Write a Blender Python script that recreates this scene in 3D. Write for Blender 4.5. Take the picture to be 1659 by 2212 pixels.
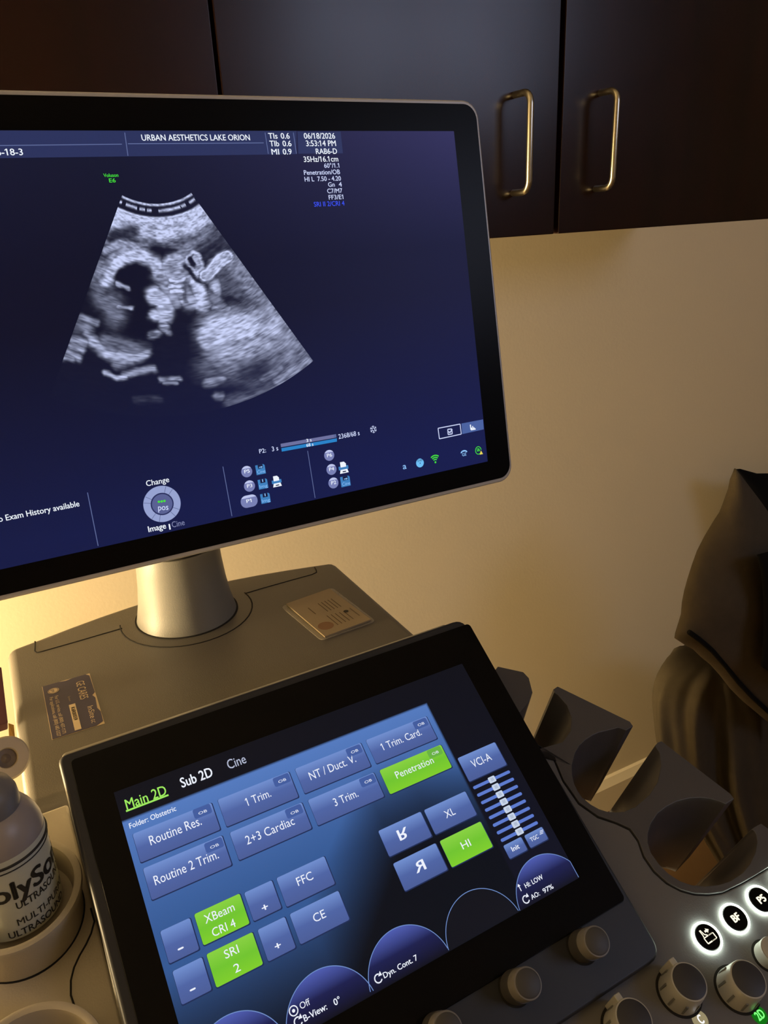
import bpy, bmesh, math, random
import numpy as np
from mathutils import Vector, Matrix

random.seed(4)
for o in list(bpy.data.objects):
    bpy.data.objects.remove(o)
scene = bpy.context.scene
COL = scene.collection
rad = math.radians

# ------------------------------------------------------------------ camera
FPX, CX, CY, CAMZ = 1649.5, 829.5, 1106.0, 1.40
# rows: camera right / down / forward written along world X (machine width), Y (to the wall), Z (up)
RM = np.array([[0.88388745, -0.46546117, -0.04570423],
               [-0.20804442, -0.30377232, -0.9297526],
               [0.41888005, 0.83130517, -0.36533713]])
cd = bpy.data.cameras.new('camera')
cam = bpy.data.objects.new('camera', cd)
COL.objects.link(cam)
cd.sensor_fit = 'VERTICAL'
cd.sensor_height = 36.0
cd.lens = FPX / 2212 * 36.0
cd.clip_start = 0.01
r_, d_, f_ = (Vector(RM[i]) for i in range(3))
m4 = Matrix((r_, -d_, -f_)).transposed().to_4x4()
m4.translation = Vector((0, 0, CAMZ))
cam.matrix_world = m4
scene.camera = cam

# ------------------------------------------------------------------ light and exposure
vs = scene.view_settings
vs.view_transform = 'Standard'
try: vs.look = 'None'
except Exception: pass
vs.exposure = 0.0
vs.gamma = 1.0
vs.use_curve_mapping = False
w = bpy.data.worlds.new('world'); scene.world = w
w.use_nodes = True
w.node_tree.nodes['Background'].inputs[0].default_value = (0.5, 0.55, 0.7, 1)
w.node_tree.nodes['Background'].inputs[1].default_value = 0.004

def lamp(name, kind, loc, power, colour, size, size_y=None, look=None):
    l = bpy.data.lights.new(name, kind)
    l.energy = power; l.color = colour
    if kind == 'AREA':
        l.size = size
        if size_y: l.shape = 'RECTANGLE'; l.size_y = size_y
    else:
        l.shadow_soft_size = size
    o = bpy.data.objects.new(name, l); COL.objects.link(o)
    o.location = loc
    if look is not None:
        o.rotation_euler = (Vector(look) - Vector(loc)).to_track_quat('-Z', 'Y').to_euler()
    return o
# the warm floor lamp standing left of the machine, outside the frame, plus an added near fill
lamp('floor_lamp_bulb', 'POINT', (-1.35, 0.80, 1.00), 320.0, (1.0, 0.74, 0.38), 0.15)
lamp('near_warm_fill', 'POINT', (-0.30, 0.93, 0.88), 4.0, (1.0, 0.70, 0.32), 0.05)
# the big wall screen behind the photographer
lamp('wall_screen_glow', 'AREA', (1.60, -1.2, 2.0), 6.0, (0.62, 0.70, 1.0), 0.9, 0.55, (0.5, 0.8, 1.62))

# ------------------------------------------------------------------ materials
def srgb(r, g, b):
    return tuple(((c / 255) / 12.92 if c <= 10 else (((c / 255) + 0.055) / 1.055) ** 2.4) for c in (r, g, b)) + (1,)

def mat(name, col, rough=0.5, metal=0.0, spec=0.5, emit=None, estr=1.0, noise=0.0, nscale=40.0, bump=0.0, bscale=300.0, coat=0.0):
    m = bpy.data.materials.new(name); m.use_nodes = True
    nt = m.node_tree; b = nt.nodes['Principled BSDF']
    b.inputs['Base Color'].default_value = col if len(col) == 4 else tuple(col) + (1,)
    b.inputs['Roughness'].default_value = rough
    b.inputs['Metallic'].default_value = metal
    b.inputs['Specular IOR Level'].default_value = spec
    b.inputs['Coat Weight'].default_value = coat
    if emit is not None:
        b.inputs['Emission Color'].default_value = emit
        b.inputs['Emission Strength'].default_value = estr
    tc = nt.nodes.new('ShaderNodeTexCoord')
    if noise:
        n = nt.nodes.new('ShaderNodeTexNoise'); n.inputs['Scale'].default_value = nscale
        n.inputs['Detail'].default_value = 6
        nt.links.new(tc.outputs['Object'], n.inputs['Vector'])
        mx = nt.nodes.new('ShaderNodeMix'); mx.data_type = 'RGBA'
        c = b.inputs['Base Color'].default_value
        mx.inputs['A'].default_value = (c[0] * (1 - noise), c[1] * (1 - noise), c[2] * (1 - noise), 1)
        mx.inputs['B'].default_value = (min(1, c[0] * (1 + noise)), min(1, c[1] * (1 + noise)), min(1, c[2] * (1 + noise)), 1)
        nt.links.new(n.outputs['Fac'], mx.inputs['Factor'])
        nt.links.new(mx.outputs['Result'], b.inputs['Base Color'])
    if bump:
        n2 = nt.nodes.new('ShaderNodeTexNoise'); n2.inputs['Scale'].default_value = bscale
        nt.links.new(tc.outputs['Object'], n2.inputs['Vector'])
        bp = nt.nodes.new('ShaderNodeBump'); bp.inputs['Strength'].default_value = bump
        bp.inputs['Distance'].default_value = 0.001
        nt.links.new(n2.outputs['Fac'], bp.inputs['Height'])
        nt.links.new(bp.outputs['Normal'], b.inputs['Normal'])
    return m

def glow(name, col, s=1.0):
    return mat(name, (0.005, 0.005, 0.006), rough=0.3, spec=0.2, emit=col, estr=s)

def glow_attr(name, rough=0.3, spec=0.2):
    m = glow(name, (0, 0, 0, 1)); nt = m.node_tree; b = nt.nodes['Principled BSDF']
    b.inputs['Roughness'].default_value = rough
    b.inputs['Specular IOR Level'].default_value = spec
    a = nt.nodes.new('ShaderNodeVertexColor'); a.layer_name = 'display'
    nt.links.new(a.outputs['Color'], b.inputs['Emission Color'])
    return m

def wood(name):
    m = mat(name, (0.03, 0.006, 0.004), rough=0.30, spec=0.45)
    nt = m.node_tree; b = nt.nodes['Principled BSDF']
    tc = nt.nodes.new('ShaderNodeTexCoord'); mp = nt.nodes.new('ShaderNodeMapping')
    mp.inputs['Scale'].default_value = (9, 9, 0.7)
    n = nt.nodes.new('ShaderNodeTexNoise'); n.inputs['Scale'].default_value = 2.2; n.inputs['Detail'].default_value = 8
    n.inputs['Distortion'].default_value = 0.6
    cr = nt.nodes.new('ShaderNodeValToRGB')
    cr.color_ramp.elements[0].position = 0.3; cr.color_ramp.elements[0].color = (0.009, 0.0024, 0.0017, 1)
    cr.color_ramp.elements[1].position = 0.75; cr.color_ramp.elements[1].color = (0.025, 0.0054, 0.0034, 1)
    nt.links.new(tc.outputs['Object'], mp.inputs['Vector']); nt.links.new(mp.outputs['Vector'], n.inputs['Vector'])
    nt.links.new(n.outputs['Fac'], cr.inputs['Fac']); nt.links.new(cr.outputs['Color'], b.inputs['Base Color'])
    n3 = nt.nodes.new('ShaderNodeTexNoise'); n3.inputs['Scale'].default_value = 5
    mr = nt.nodes.new('ShaderNodeMapRange'); mr.inputs['To Min'].default_value = 0.20; mr.inputs['To Max'].default_value = 0.30
    nt.links.new(tc.outputs['Object'], n3.inputs['Vector']); nt.links.new(n3.outputs['Fac'], mr.inputs['Value'])
    nt.links.new(mr.outputs['Result'], b.inputs['Roughness'])
    return m

M = dict(
    wall=mat('wall_paint', (0.70, 0.615, 0.46), rough=0.6, noise=0.02, nscale=3, bump=0.12, bscale=180),
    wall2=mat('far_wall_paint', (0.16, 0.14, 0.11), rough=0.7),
    base=mat('baseboard_paint', (0.72, 0.64, 0.50), rough=0.4),
    ceil=mat('ceiling_paint', (0.22, 0.21, 0.19), rough=0.9),
    floor=mat('floor_vinyl', (0.11, 0.062, 0.026), rough=0.5, noise=0.25, nscale=9),
    wood=wood('dark_cherry_wood'),
    gap=mat('cabinet_inside', (0.004, 0.003, 0.003), rough=0.8),
    brass=mat('satin_brass', (0.66, 0.60, 0.46), rough=0.28, metal=1.0),
    taupe=mat('machine_taupe_plastic', (0.118, 0.110, 0.098), rough=0.42, bump=0.15, bscale=900),
    light=mat('machine_light_plastic', (0.17, 0.166, 0.155), rough=0.45, bump=0.1, bscale=900),
    cream=mat('console_cream_lit_plastic', (0.42, 0.38, 0.31), rough=0.45, bump=0.1, bscale=900),
    rim=mat('monitor_rim_silver', (0.60, 0.58, 0.56), rough=0.4, metal=0.2),
    black=mat('black_bezel', (0.003, 0.003, 0.004), rough=0.3, spec=0.1),
    gloss=mat('black_glass', (0.002, 0.002, 0.003), rough=0.12, spec=0.14),
    navy=mat('dark_navy_plastic', (0.022, 0.024, 0.032), rough=0.45, spec=0.4),
    grey=mat('console_grey_plastic', (0.135, 0.135, 0.145), rough=0.48, bump=0.12, bscale=900),
    rack=mat('probe_holder_plastic', (0.085, 0.083, 0.092), rough=0.4, bump=0.08, bscale=900),
    seam=mat('seam_shadow_gap', (0.01, 0.009, 0.008), rough=0.9),
    kside=mat('knob_side_grey', (0.42, 0.42, 0.40), rough=0.4),
    kslot=mat('knob_slot_grey', (0.16, 0.16, 0.15), rough=0.5),
    kcap=mat('knob_cap_charcoal', (0.035, 0.035, 0.042), rough=0.5),
    ksmall=mat('encoder_cap_grey', (0.055, 0.053, 0.052), rough=0.5),
    kband=mat('encoder_band_grey', (0.19, 0.18, 0.17), rough=0.45),
    bottle=mat('bottle_plastic', (0.36, 0.32, 0.31), rough=0.35),
    blabel=mat('bottle_label', (0.60, 0.62, 0.53), rough=0.45),
    ink=mat('label_ink', (0.02, 0.018, 0.015), rough=0.6),
    capgrey=mat('bottle_cap_grey', (0.20, 0.19, 0.19), rough=0.4),
    purple=mat('service_label_purple', (0.042, 0.038, 0.085), rough=0.5),
    paper=mat('label_paper', (0.62, 0.50, 0.33), rough=0.6),
    card=mat('card_paper', (0.32, 0.25, 0.16), rough=0.5, noise=0.08, nscale=30),
    print=mat('card_print', (0.13, 0.085, 0.045), rough=0.6),
    stain=mat('card_print_red', (0.24, 0.13, 0.07), rough=0.6),
    maroon=mat('maroon_card', (0.11, 0.035, 0.045), rough=0.45),
    amber=mat('amber_plastic', (0.55, 0.30, 0.05), rough=0.35),
    roll=mat('cream_roll', (0.50, 0.42, 0.30), rough=0.5),
    hub=mat('roll_hub', (0.17, 0.13, 0.10), rough=0.4),
    brown=mat('dark_brown_cloth', (0.090, 0.074, 0.052), rough=0.9, spec=0.1, noise=0.15, nscale=60, bump=0.3, bscale=900),
    sheet=mat('dark_olive_sheet', (0.080, 0.066, 0.045), rough=0.9, spec=0.1, noise=0.12, nscale=60, bump=0.25, bscale=900),
    blackcloth=mat('black_cloth', (0.008, 0.008, 0.008), rough=0.95, spec=0.1),
)
# clear sleeve
sl = mat('clear_sleeve', (0.75, 0.68, 0.55), rough=0.15)
sl.node_tree.nodes['Principled BSDF'].inputs['Alpha'].default_value = 0.22
M['sleeve'] = sl

# ------------------------------------------------------------------ geometry helpers
def ray(x, y):
    return RM.T @ np.array([(x - CX) / FPX, (y - CY) / FPX, 1.0])

def Zm(ox, oy, s):
    """coordinates measured on an enlarged crop of the photograph -> photograph pixels"""
    return lambda *p: [(ox + a / s, oy + b / s) for a, b in p]

class Plane:
    """A real flat surface: origin, width direction u, up-slope direction v, normal n"""
    def __init__(s, yaw, tilt, o):
        s.yaw, s.tilt = yaw, tilt
        s.u = np.array([math.cos(yaw), math.sin(yaw), 0.0])
        a = np.array([-math.sin(yaw), math.cos(yaw), 0.0])
        s.v = np.array([0, 0, 1.0]) * math.cos(tilt) + a * math.sin(tilt)
        s.n = np.cross(s.u, s.v)
        s.o = np.array(o, float)          # relative to the camera height
    def off(s, h):
        return Plane(s.yaw, s.tilt, s.o + s.n * h)
    def hit(s, x, y):
        r = ray(x, y)
        return r * ((s.o @ s.n) / (r @ s.n))
    def uv(s, x, y):
        q = s.hit(x, y) - s.o
        return (float(q @ s.u), float(q @ s.v))
    def W(s, u, v, h=0.0):
        q = s.o + s.u * u + s.v * v + s.n * h
        return Vector((q[0], q[1], q[2] + CAMZ))
    def px(s, u, v):
        q = RM @ (s.o + u * s.u + v * s.v)
        return (q[0] / q[2] * FPX + CX, q[1] / q[2] * FPX + CY)

def new(name, verts, faces, material, parent=None, smooth=False, bevel=0.0, segs=2, weld=True):
    me = bpy.data.meshes.new(name)
    me.from_pydata([tuple(v) for v in verts], [], [tuple(f) for f in faces])
    bm = bmesh.new(); bm.from_mesh(me)
    if weld: bmesh.ops.remove_doubles(bm, verts=bm.verts, dist=1e-6)
    bmesh.ops.recalc_face_normals(bm, faces=bm.faces)
    bm.to_mesh(me); bm.free()
    if smooth:
        for p in me.polygons: p.use_smooth = True
    me.materials.append(material)
    o = bpy.data.objects.new(name, me); COL.objects.link(o)
    if bevel:
        b = o.modifiers.new('bevel', 'BEVEL'); b.width = bevel; b.segments = segs
        b.limit_method = 'ANGLE'; b.angle_limit = rad(40)
        for p in me.polygons: p.use_smooth = True
        e = o.modifiers.new('wn', 'WEIGHTED_NORMAL'); e.keep_sharp = True
    if parent is not None:
        o.parent = parent
        if parent.type == 'EMPTY':
            o.matrix_parent_inverse = Matrix.Translation(-parent.location)
    return o

def thing(name, label, cat, loc, group=None):
    o = bpy.data.objects.new(name, None); COL.objects.link(o)
    o.empty_display_size = 0.05; o.location = loc
    o['label'] = label; o['category'] = cat
    if group: o['group'] = group
    return o

def tag(o, label, cat, group=None):
    o['label'] = label; o['category'] = cat
    if group: o['group'] = group
    return o

def struct(o, label=None, cat=None):
    o['kind'] = 'structure'
    if label: o['label'] = label
    if cat: o['category'] = cat
    return o

def rrect(u0, v0, u1, v1, r=0.0, n=6):
    if u0 > u1: u0, u1 = u1, u0
    if v0 > v1: v0, v1 = v1, v0
    if r <= 0: return [(u0, v0), (u1, v0), (u1, v1), (u0, v1)]
    out = []
    for cx, cy, a0 in ((u1 - r, v0 + r, -90), (u1 - r, v1 - r, 0), (u0 + r, v1 - r, 90), (u0 + r, v0 + r, 180)):
        for k in range(n + 1):
            a = rad(a0 + 90 * k / n)
            out.append((cx + r * math.cos(a), cy + r * math.sin(a)))
    return out

def round_poly(pts, r, n=5):
    """round the corners of a polygon; r may be a list"""
    out = []
    N = len(pts)
    for i in range(N):
        ri = r[i] if isinstance(r, (list, tuple)) else r
        p = Vector(pts[i]).to_2d() if len(pts[i]) > 2 else Vector(pts[i])
        a = Vector(pts[i - 1]); b = Vector(pts[(i + 1) % N])
        if ri <= 0: out.append(tuple(p)); continue
        da = (a - p); db = (b - p)
        t = min(ri, da.length * 0.45, db.length * 0.45)
        s = p + da.normalized() * t; e = p + db.normalized() * t
        for k in range(n + 1):
            x = k / n
            out.append(tuple((1 - x) ** 2 * s + 2 * x * (1 - x) * p + x * x * e))
    return out

def prism(name, pl, poly, h0, h1, material, parent=None, bevel=0.0, segs=2):
    n = len(poly)
    vs_ = [pl.W(u, v, h0) for u, v in poly] + [pl.W(u, v, h1) for u, v in poly]
    fs = [tuple(range(n)), tuple(range(2 * n - 1, n - 1, -1))]
    fs += [(i, (i + 1) % n, n + (i + 1) % n, n + i) for i in range(n)]
    return new(name, vs_, fs, material, parent, bevel=bevel, segs=segs)

def flat(name, pl, polys, h, material, parent=None):
    """thin printed or displayed shapes on a plane (one mesh)"""
    vs_, fs = [], []
    for poly in polys:
        k = len(vs_); vs_ += [pl.W(u, v, h) for u, v in poly]
        fs.append(tuple(range(k, k + len(poly))))
    return new(name, vs_, fs, material, parent)

def stroke(p, q, wd):
    p = Vector(p); q = Vector(q); d = (q - p).normalized(); nn = Vector((-d.y, d.x)) * wd / 2
    return [tuple(p + nn), tuple(q + nn), tuple(q - nn), tuple(p - nn)]

def polyline(pts, wd, closed=False):
    n = len(pts)
    return [stroke(pts[i], pts[(i + 1) % n], wd) for i in range(n if closed else n - 1)]

def disc(c, r, n=32, ry=None, a0=0, a1=360):
    ry = ry or r
    full = abs(a1 - a0) >= 360
    return [(c[0] + r * math.cos(rad(a0 + (a1 - a0) * k / n)), c[1] + ry * math.sin(rad(a0 + (a1 - a0) * k / n))) for k in range(n if full else n + 1)]

def lathe(name, c, axis, prof, material, parent=None, n=48, ref=None, smooth=True, caps=True):
    """prof: (radius, height along the axis)"""
    ax = Vector(axis).normalized()
    rf = Vector(ref) if ref else (Vector((1, 0, 0)) if abs(ax.x) < 0.9 else Vector((0, 1, 0)))
    a = (rf - ax * rf.dot(ax)).normalized(); b = ax.cross(a)
    c = Vector(c); vs_, fs = [], []
    for r, h in prof:
        for k in range(n):
            t = 2 * math.pi * k / n
            vs_.append(c + ax * h + (a * math.cos(t) + b * math.sin(t)) * max(r, 1e-5))
    for i in range(len(prof) - 1):
        for k in range(n):
            k2 = (k + 1) % n
            fs.append((i * n + k, i * n + k2, (i + 1) * n + k2, (i + 1) * n + k))
    if caps:
        fs.append(tuple(range(n - 1, -1, -1)))
        fs.append(tuple(range((len(prof) - 1) * n, len(prof) * n)))
    o = new(name, vs_, fs, material, parent, smooth=smooth)
    if smooth:
        e = o.modifiers.new('split', 'EDGE_SPLIT'); e.split_angle = rad(38)
    return o

def tube(name, pts, r, material, parent=None, n=10, closed=False, smooth=True):
    P = [Vector(p) for p in pts]; N = len(P); vs_, fs = [], []
    prev = None
    for i in range(N):
        if closed: t = P[(i + 1) % N] - P[i - 1]
        else: t = P[min(i + 1, N - 1)] - P[max(i - 1, 0)]
        t.normalize()
        if prev is None:
            a = t.orthogonal().normalized()
        else:
            a = (prev - t * prev.dot(t)).normalized()
        prev = a; b = t.cross(a)
        for k in range(n):
            q = 2 * math.pi * k / n
            vs_.append(P[i] + (a * math.cos(q) + b * math.sin(q)) * r)
    for i in range(N if closed else N - 1):
        j = (i + 1) % N
        for k in range(n):
            k2 = (k + 1) % n
            fs.append((i * n + k, i * n + k2, j * n + k2, j * n + k))
    if not closed:
        fs += [tuple(range(n - 1, -1, -1)), tuple(range((N - 1) * n, N * n))]
    return new(name, vs_, fs, material, parent, smooth=smooth)

def box(name, lo, hi, material, parent=None, bevel=0.0):
    x0, y0, z0 = lo; x1, y1, z1 = hi
    vs_ = [(x, y, z) for x in (x0, x1) for y in (y0, y1) for z in (z0, z1)]
    fs = [(0, 1, 3, 2), (4, 6, 7, 5), (0, 4, 5, 1), (2, 3, 7, 6), (0, 2, 6, 4), (1, 5, 7, 3)]
    return new(name, vs_, fs, material, parent, bevel=bevel)

# ---- lettering
_tc = {}
def outline_of(s, res):
    cu = bpy.data.curves.new('lettering', 'FONT'); cu.body = s; cu.resolution_u = res
    ob = bpy.data.objects.new('lettering', cu); COL.objects.link(ob)
    dg = bpy.context.evaluated_depsgraph_get(); dg.update()
    me = bpy.data.meshes.new_from_object(ob.evaluated_get(dg))
    V_ = [(v.co.x, v.co.y) for v in me.vertices]; F_ = [tuple(p.vertices) for p in me.polygons]
    bpy.data.objects.remove(ob); bpy.data.curves.remove(cu); bpy.data.meshes.remove(me)
    return V_, F_
def glyphs(s, bold=0.0, res=3):
    key = (s, bold)
    if key in _tc: return _tc[key]
    V_, F_ = outline_of(s, res)
    if '1' in s and s != '1':                       # give the figure one its flag
        w1 = outline_of('1', res)[0]; sw = max(v[0] for v in w1) - min(v[0] for v in w1); ch = max(v[1] for v in w1)
        for i, c in enumerate(s):
            if c != '1': continue
            xr = max(v[0] for v in outline_of('|' + s[:i + 1], res)[0]) - (max(v[0] for v in outline_of('||', res)[0]) - max(v[0] for v in outline_of('|', res)[0]))
            k = len(V_); V_ += [(xr - sw * 0.5, ch), (xr - sw, ch), (xr - sw - 0.15, ch - 0.12), (xr - sw - 0.15, ch - 0.20), (xr - sw, ch - 0.11)]
            F_.append((k, k + 1, k + 2, k + 3, k + 4))
    if bold:                                        # heavier strokes: the letters laid over themselves a hair apart
        V0, F0 = list(V_), list(F_); b2 = bold * 1.6
        for dx, dy in ((b2, 0), (-b2, 0), (0, b2 * .6), (0, -b2 * .6)):
            k = len(V_); V_ += [(x + dx, y + dy) for x, y in V0]; F_ += [tuple(i + k for i in f) for f in F0]
    _tc[key] = (V_, F_)
    return V_, F_
CAPH = max(v[1] for v in glyphs('H')[0])

def text(name, pl, s, p0, p1, cap, material, parent, h=0.0008, bold=0.0, flipx=False, flipy=False, fixed=False):
    """p0,p1: where the first letter starts and the last one ends on the baseline (photo pixels); cap: letter height there"""
    a = Vector(pl.uv(*p0)); b = Vector(pl.uv(*p1))
    if fixed: b = Vector((b.x, a.y))
    mx_, my_ = (p0[0] + p1[0]) / 2, (p0[1] + p1[1]) / 2
    up = Vector(pl.uv(mx_ , my_ - cap)) - Vector(pl.uv(mx_, my_))
    hh = abs(up.y)
    V_, F_ = glyphs(s, bold)
    x0 = min(v[0] for v in V_); x1 = max(v[0] for v in V_)
    d = b - a; L = d.length; d.normalize()
    if abs(d.y) < 0.12: d = Vector((1, 0))
    e = Vector((-d.y, d.x))
    sx = L / (x1 - x0); sy = hh / CAPH
    vs_ = []
    for x, y in V_:
        xx = (x - x0) * sx; yy = y * sy
        if flipx: xx = L - xx
        if flipy: yy = hh - yy
        q = a + d * xx + e * yy
        vs_.append(pl.W(q.x, q.y, h))
    return new(name, vs_, F_, material, parent, weld=False)

# ------------------------------------------------------------------ the surfaces of the place (camera-height relative)
def R3(x, y, s): 
    return ray(x, y) * s
MON = Plane(rad(0.4975), rad(10.273), R3(977.5, 285, 0.6541))      # monitor face, origin at the lit area's top right corner
TOU = Plane(rad(1.712), rad(54.79), R3(997, 1435, 0.588))          # touch panel face, same origin corner
CON = Plane(rad(1.712), rad(70.0), (0.309, 0.240, -0.466))         # control desk
PLT = Plane(0.0, rad(90), (0, 0, -0.4065))                         # top of the column base (u = x, v = y)
CABY, WALY = 0.80, 1.10
DOOR = Plane(0.0, 0.0, (0, CABY, 0))                                # cabinet door faces (u = x, v = z)

# ------------------------------------------------------------------ the room
X0, X1, Y0, Y1, H = -1.7, 3.2, -2.6, WALY, 2.5
struct(box('floor', (X0, Y0, -0.06), (X1, Y1, 0.0), M['floor']))
struct(box('ceiling', (X0, Y0, H), (X1, Y1, H + 0.06), M['ceil']))
struct(box('wall_back', (X0, Y1, 0), (X1, Y1 + 0.08, H), M['wall']))
struct(box('wall_left', (X0 - 0.08, Y0, 0), (X0, Y1, H), M['wall2']))
struct(box('wall_right', (X1, Y0, 0), (X1 + 0.08, Y1, H), M['wall2']))
struct(box('wall_front', (X0, Y0 - 0.08, 0), (X1, Y0, H), M['wall2']))
bb = [(Y1, 0), (Y1 - 0.016, 0), (Y1 - 0.016, 0.075), (Y1 - 0.010, 0.086), (Y1 - 0.006, 0.094), (Y1, 0.097)]
vs_ = [(x, y, z) for x in (X0, X1) for y, z in bb]
n_ = len(bb)
struct(new('baseboard_back', vs_, [tuple(range(n_)), tuple(range(2 * n_ - 1, n_ - 1, -1))] + [(i, (i + 1) % n_, n_ + (i + 1) % n_, n_ + i) for i in range(n_)], M['base']))

# ------------------------------------------------------------------ wall cabinets
def cab_x(px_, py_): return float(DOOR.hit(px_, py_)[0])
zc = CAMZ + float(DOOR.hit(1204, 505)[2])          # bottom edge of the doors
xg1 = cab_x(465, 100); xg2 = cab_x(1210, 250)
ZT = 2.12
def pull(parent, pt, pb, stand=0.030):
    a = DOOR.hit(*pt); b = DOOR.hit(*pb)
    x = (a[0] + b[0]) / 2; za = a[2] + CAMZ; zb = b[2] + CAMZ
    y = CABY; r = 0.012; pts = [(x, y + 0.001, za), (x, y - stand + r, za)]
    for k in range(1, 6):
        t = rad(90 * k / 5); pts.append((x, y - stand + r - r * math.sin(t), za - r + r * math.cos(t)))
    pts.append((x, y - stand, (za + zb) / 2))
    for k in range(0, 6):
        t = rad(90 * k / 5); pts.append((x, y - stand + r - r * math.cos(t), zb + r - r * math.sin(t)))
    pts.append((x, y + 0.001, zb))
    return tube('handle', pts, 0.0038, M['brass'], parent, n=14)

def cabinet(xa, xb, label, doors, zoff=0.0):
    t = thing('wall_cabinet', label, 'cabinet', ((xa + xb) / 2, CABY + 0.15, zc))
    th = 0.018; yb = CABY + 0.021
    # carcass of real panels
    V_, F_ = [], []
    def pan(lo, hi):
        k = len(V_)
        V_.extend([(x, y, z) for x in (lo[0], hi[0]) for y in (lo[1], hi[1]) for z in (lo[2], hi[2])])
        F_.extend([tuple(k + i for i in f) for f in [(0, 1, 3, 2), (4, 6, 7, 5), (0, 4, 5, 1), (2, 3, 7, 6), (0, 2, 6, 4), (1, 5, 7, 3)]])
    z0 = zc + 0.004
    pan((xa, yb, z0), (xa + th, WALY, ZT)); pan((xb - th, yb, z0), (xb, WALY, ZT))
    pan((xa + th, yb, z0), (xb - th, WALY, z0 + th)); pan((xa + th, yb, ZT - th), (xb - th, WALY, ZT))
    pan((xa + th, WALY - 0.012, z0 + th), (xb - th, WALY, ZT - th))
    new('carcass', V_, F_, M['wood'], t)
    for (da, db, handle) in doors:
        d = box('door', (da, CABY, zc), (db, CABY + 0.019, ZT), M['wood'], t, bevel=0.0012)
        if handle: pull(d, *handle)
    return t
cabinet(xg1 - 0.46, xg1 - 0.0010, 'dark cherry wall cabinet at the far left, its door showing no handle', [(xg1 - 0.458, xg1 - 0.0018, None)])
cabinet(xg1 + 0.0010, 2 * xg2 - xg1 + 0.03, 'dark cherry two-door wall cabinet with two brass wire pulls, at the right', [
    (xg1 + 0.0018, xg2 - 0.0036, ((1112, 205), (1107, 417))),
    (xg2 + 0.0036, 2 * xg2 - xg1 + 0.028, ((1297, 201), (1284, 408)))])

# ------------------------------------------------------------------ the ultrasound machine
US = thing('ultrasound_machine', 'grey ultrasound cart with a large dark monitor, lit touch panel, knobs and probe holders', 'ultrasound machine', (0.14, 0.62, 0.0))

# ---- cart body below (mostly hidden)
box('cart_body', (0.0, 0.52, 0.14), (0.30, 0.82, CAMZ - 0.435), M['taupe'], US, bevel=0.03)
box('cart_foot', (-0.06, 0.22, 0.075), (0.36, 0.86, 0.15), M['grey'], US, bevel=0.02)
for sx in (-0.02, 0.32):
    for sy in (0.28, 0.80):
        wv = lathe('castor', (sx - 0.018, sy, 0.0375), (1, 0, 0), [(0.015, 0), (0.034, 0.001), (0.0375, 0.006), (0.0375, 0.030), (0.034, 0.035), (0.015, 0.036)], M['navy'], US, n=28)

# ---- column base plate
pl_poly = [(-0.0455, 0.535), (0.3350, 0.535), (0.3355, 0.812)]
for k in range(1, 12):                                             # gently bowed back edge
    t = k / 12; pl_poly.append((0.3355 - t * 0.379, 0.812 + 0.033 * math.sin(math.pi * t) - 0.010 * t))
pl_poly.append((-0.0450, 0.803))
plate = prism('column_base_plate', PLT, pl_poly, -0.05, 0.0, M['taupe'], US, bevel=0.010, segs=4)
def seam(pts, r=0.0009, parent=plate, pl=PLT, h=-0.0002):
    return tube('panel_seam', [pl.W(u, v, h) for u, v in pts], r, M['seam'], parent, n=6)
cc = (0.1395, 0.777)
arc = [(cc[0] + 0.072 * math.cos(rad(a)), cc[1] + 0.072 * math.sin(rad(a))) for a in range(170, 371, 8)]
seam(arc)
seam([(-0.0165, 0.8035), (-0.0185, 0.782), (-0.0165, 0.7775), (-0.012, 0.7772), (0.02, 0.7785), (0.045, 0.7800), (0.0695, 0.7812)])
seam([(0.2100, 0.7870), (0.2300, 0.7885), (0.2700, 0.7900), (0.2960, 0.7905), (0.3030, 0.7930), (0.3055, 0.8000), (0.3068, 0.8080)])

# ---- column
zc0 = CAMZ - 0.4065
colp = [(0.0545, 0.0), (0.0530, 0.006), (0.0500, 0.020), (0.0472, 0.040), (0.0454, 0.062), (0.0446, 0.082), (0.0442, 0.0835), (0.0430, 0.0840)]
lathe('monitor_column', (cc[0], cc[1], zc0), (0, 0, 1), colp, M['light'], US, n=64)
lathe('column_foot_gap', (cc[0], cc[1], zc0 - 0.001), (0, 0, 1), [(0.0562, 0), (0.0562, 0.0018)], M['seam'], US, n=64)
lathe('column_neck_gap', (cc[0], cc[1], zc0 + 0.0825), (0, 0, 1), [(0.0428, 0), (0.0428, 0.0040)], M['seam'], US, n=64)
lathe('swivel_neck', (cc[0], cc[1], zc0 + 0.0835), (0, 0, 1), [(0.0400, 0), (0.0402, 0.0022), (0.0440, 0.0024), (0.0432, 0.07), (0.042, 0.12), (0.036, 0.16), (0.028, 0.18)], M['taupe'], US, n=64)

# ---- monitor
def mp(u0, v0, u1, v1, r): return rrect(u0, v0, u1, v1, r, 8)
BW = 0.510
mh_ = prism('monitor_housing', MON, mp(-BW - 0.0278, -0.3095, 0.0278, 0.0252, 0.015), -0.040, 0.0012, M['rim'], US, bevel=0.0016)
prism('monitor_bezel', MON, mp(-BW - 0.0250, -0.3055, 0.0250, 0.0218, 0.0125), 0.0004, 0.0018, M['black'], US)
c_ = MON.W(-BW / 2, -0.16, -0.04)
prism('monitor_back', MON, mp(-BW / 2 - 0.16, -0.26, -BW / 2 + 0.16, -0.04, 0.03), -0.075, -0.038, M['light'], US, bevel=0.012)
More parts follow.
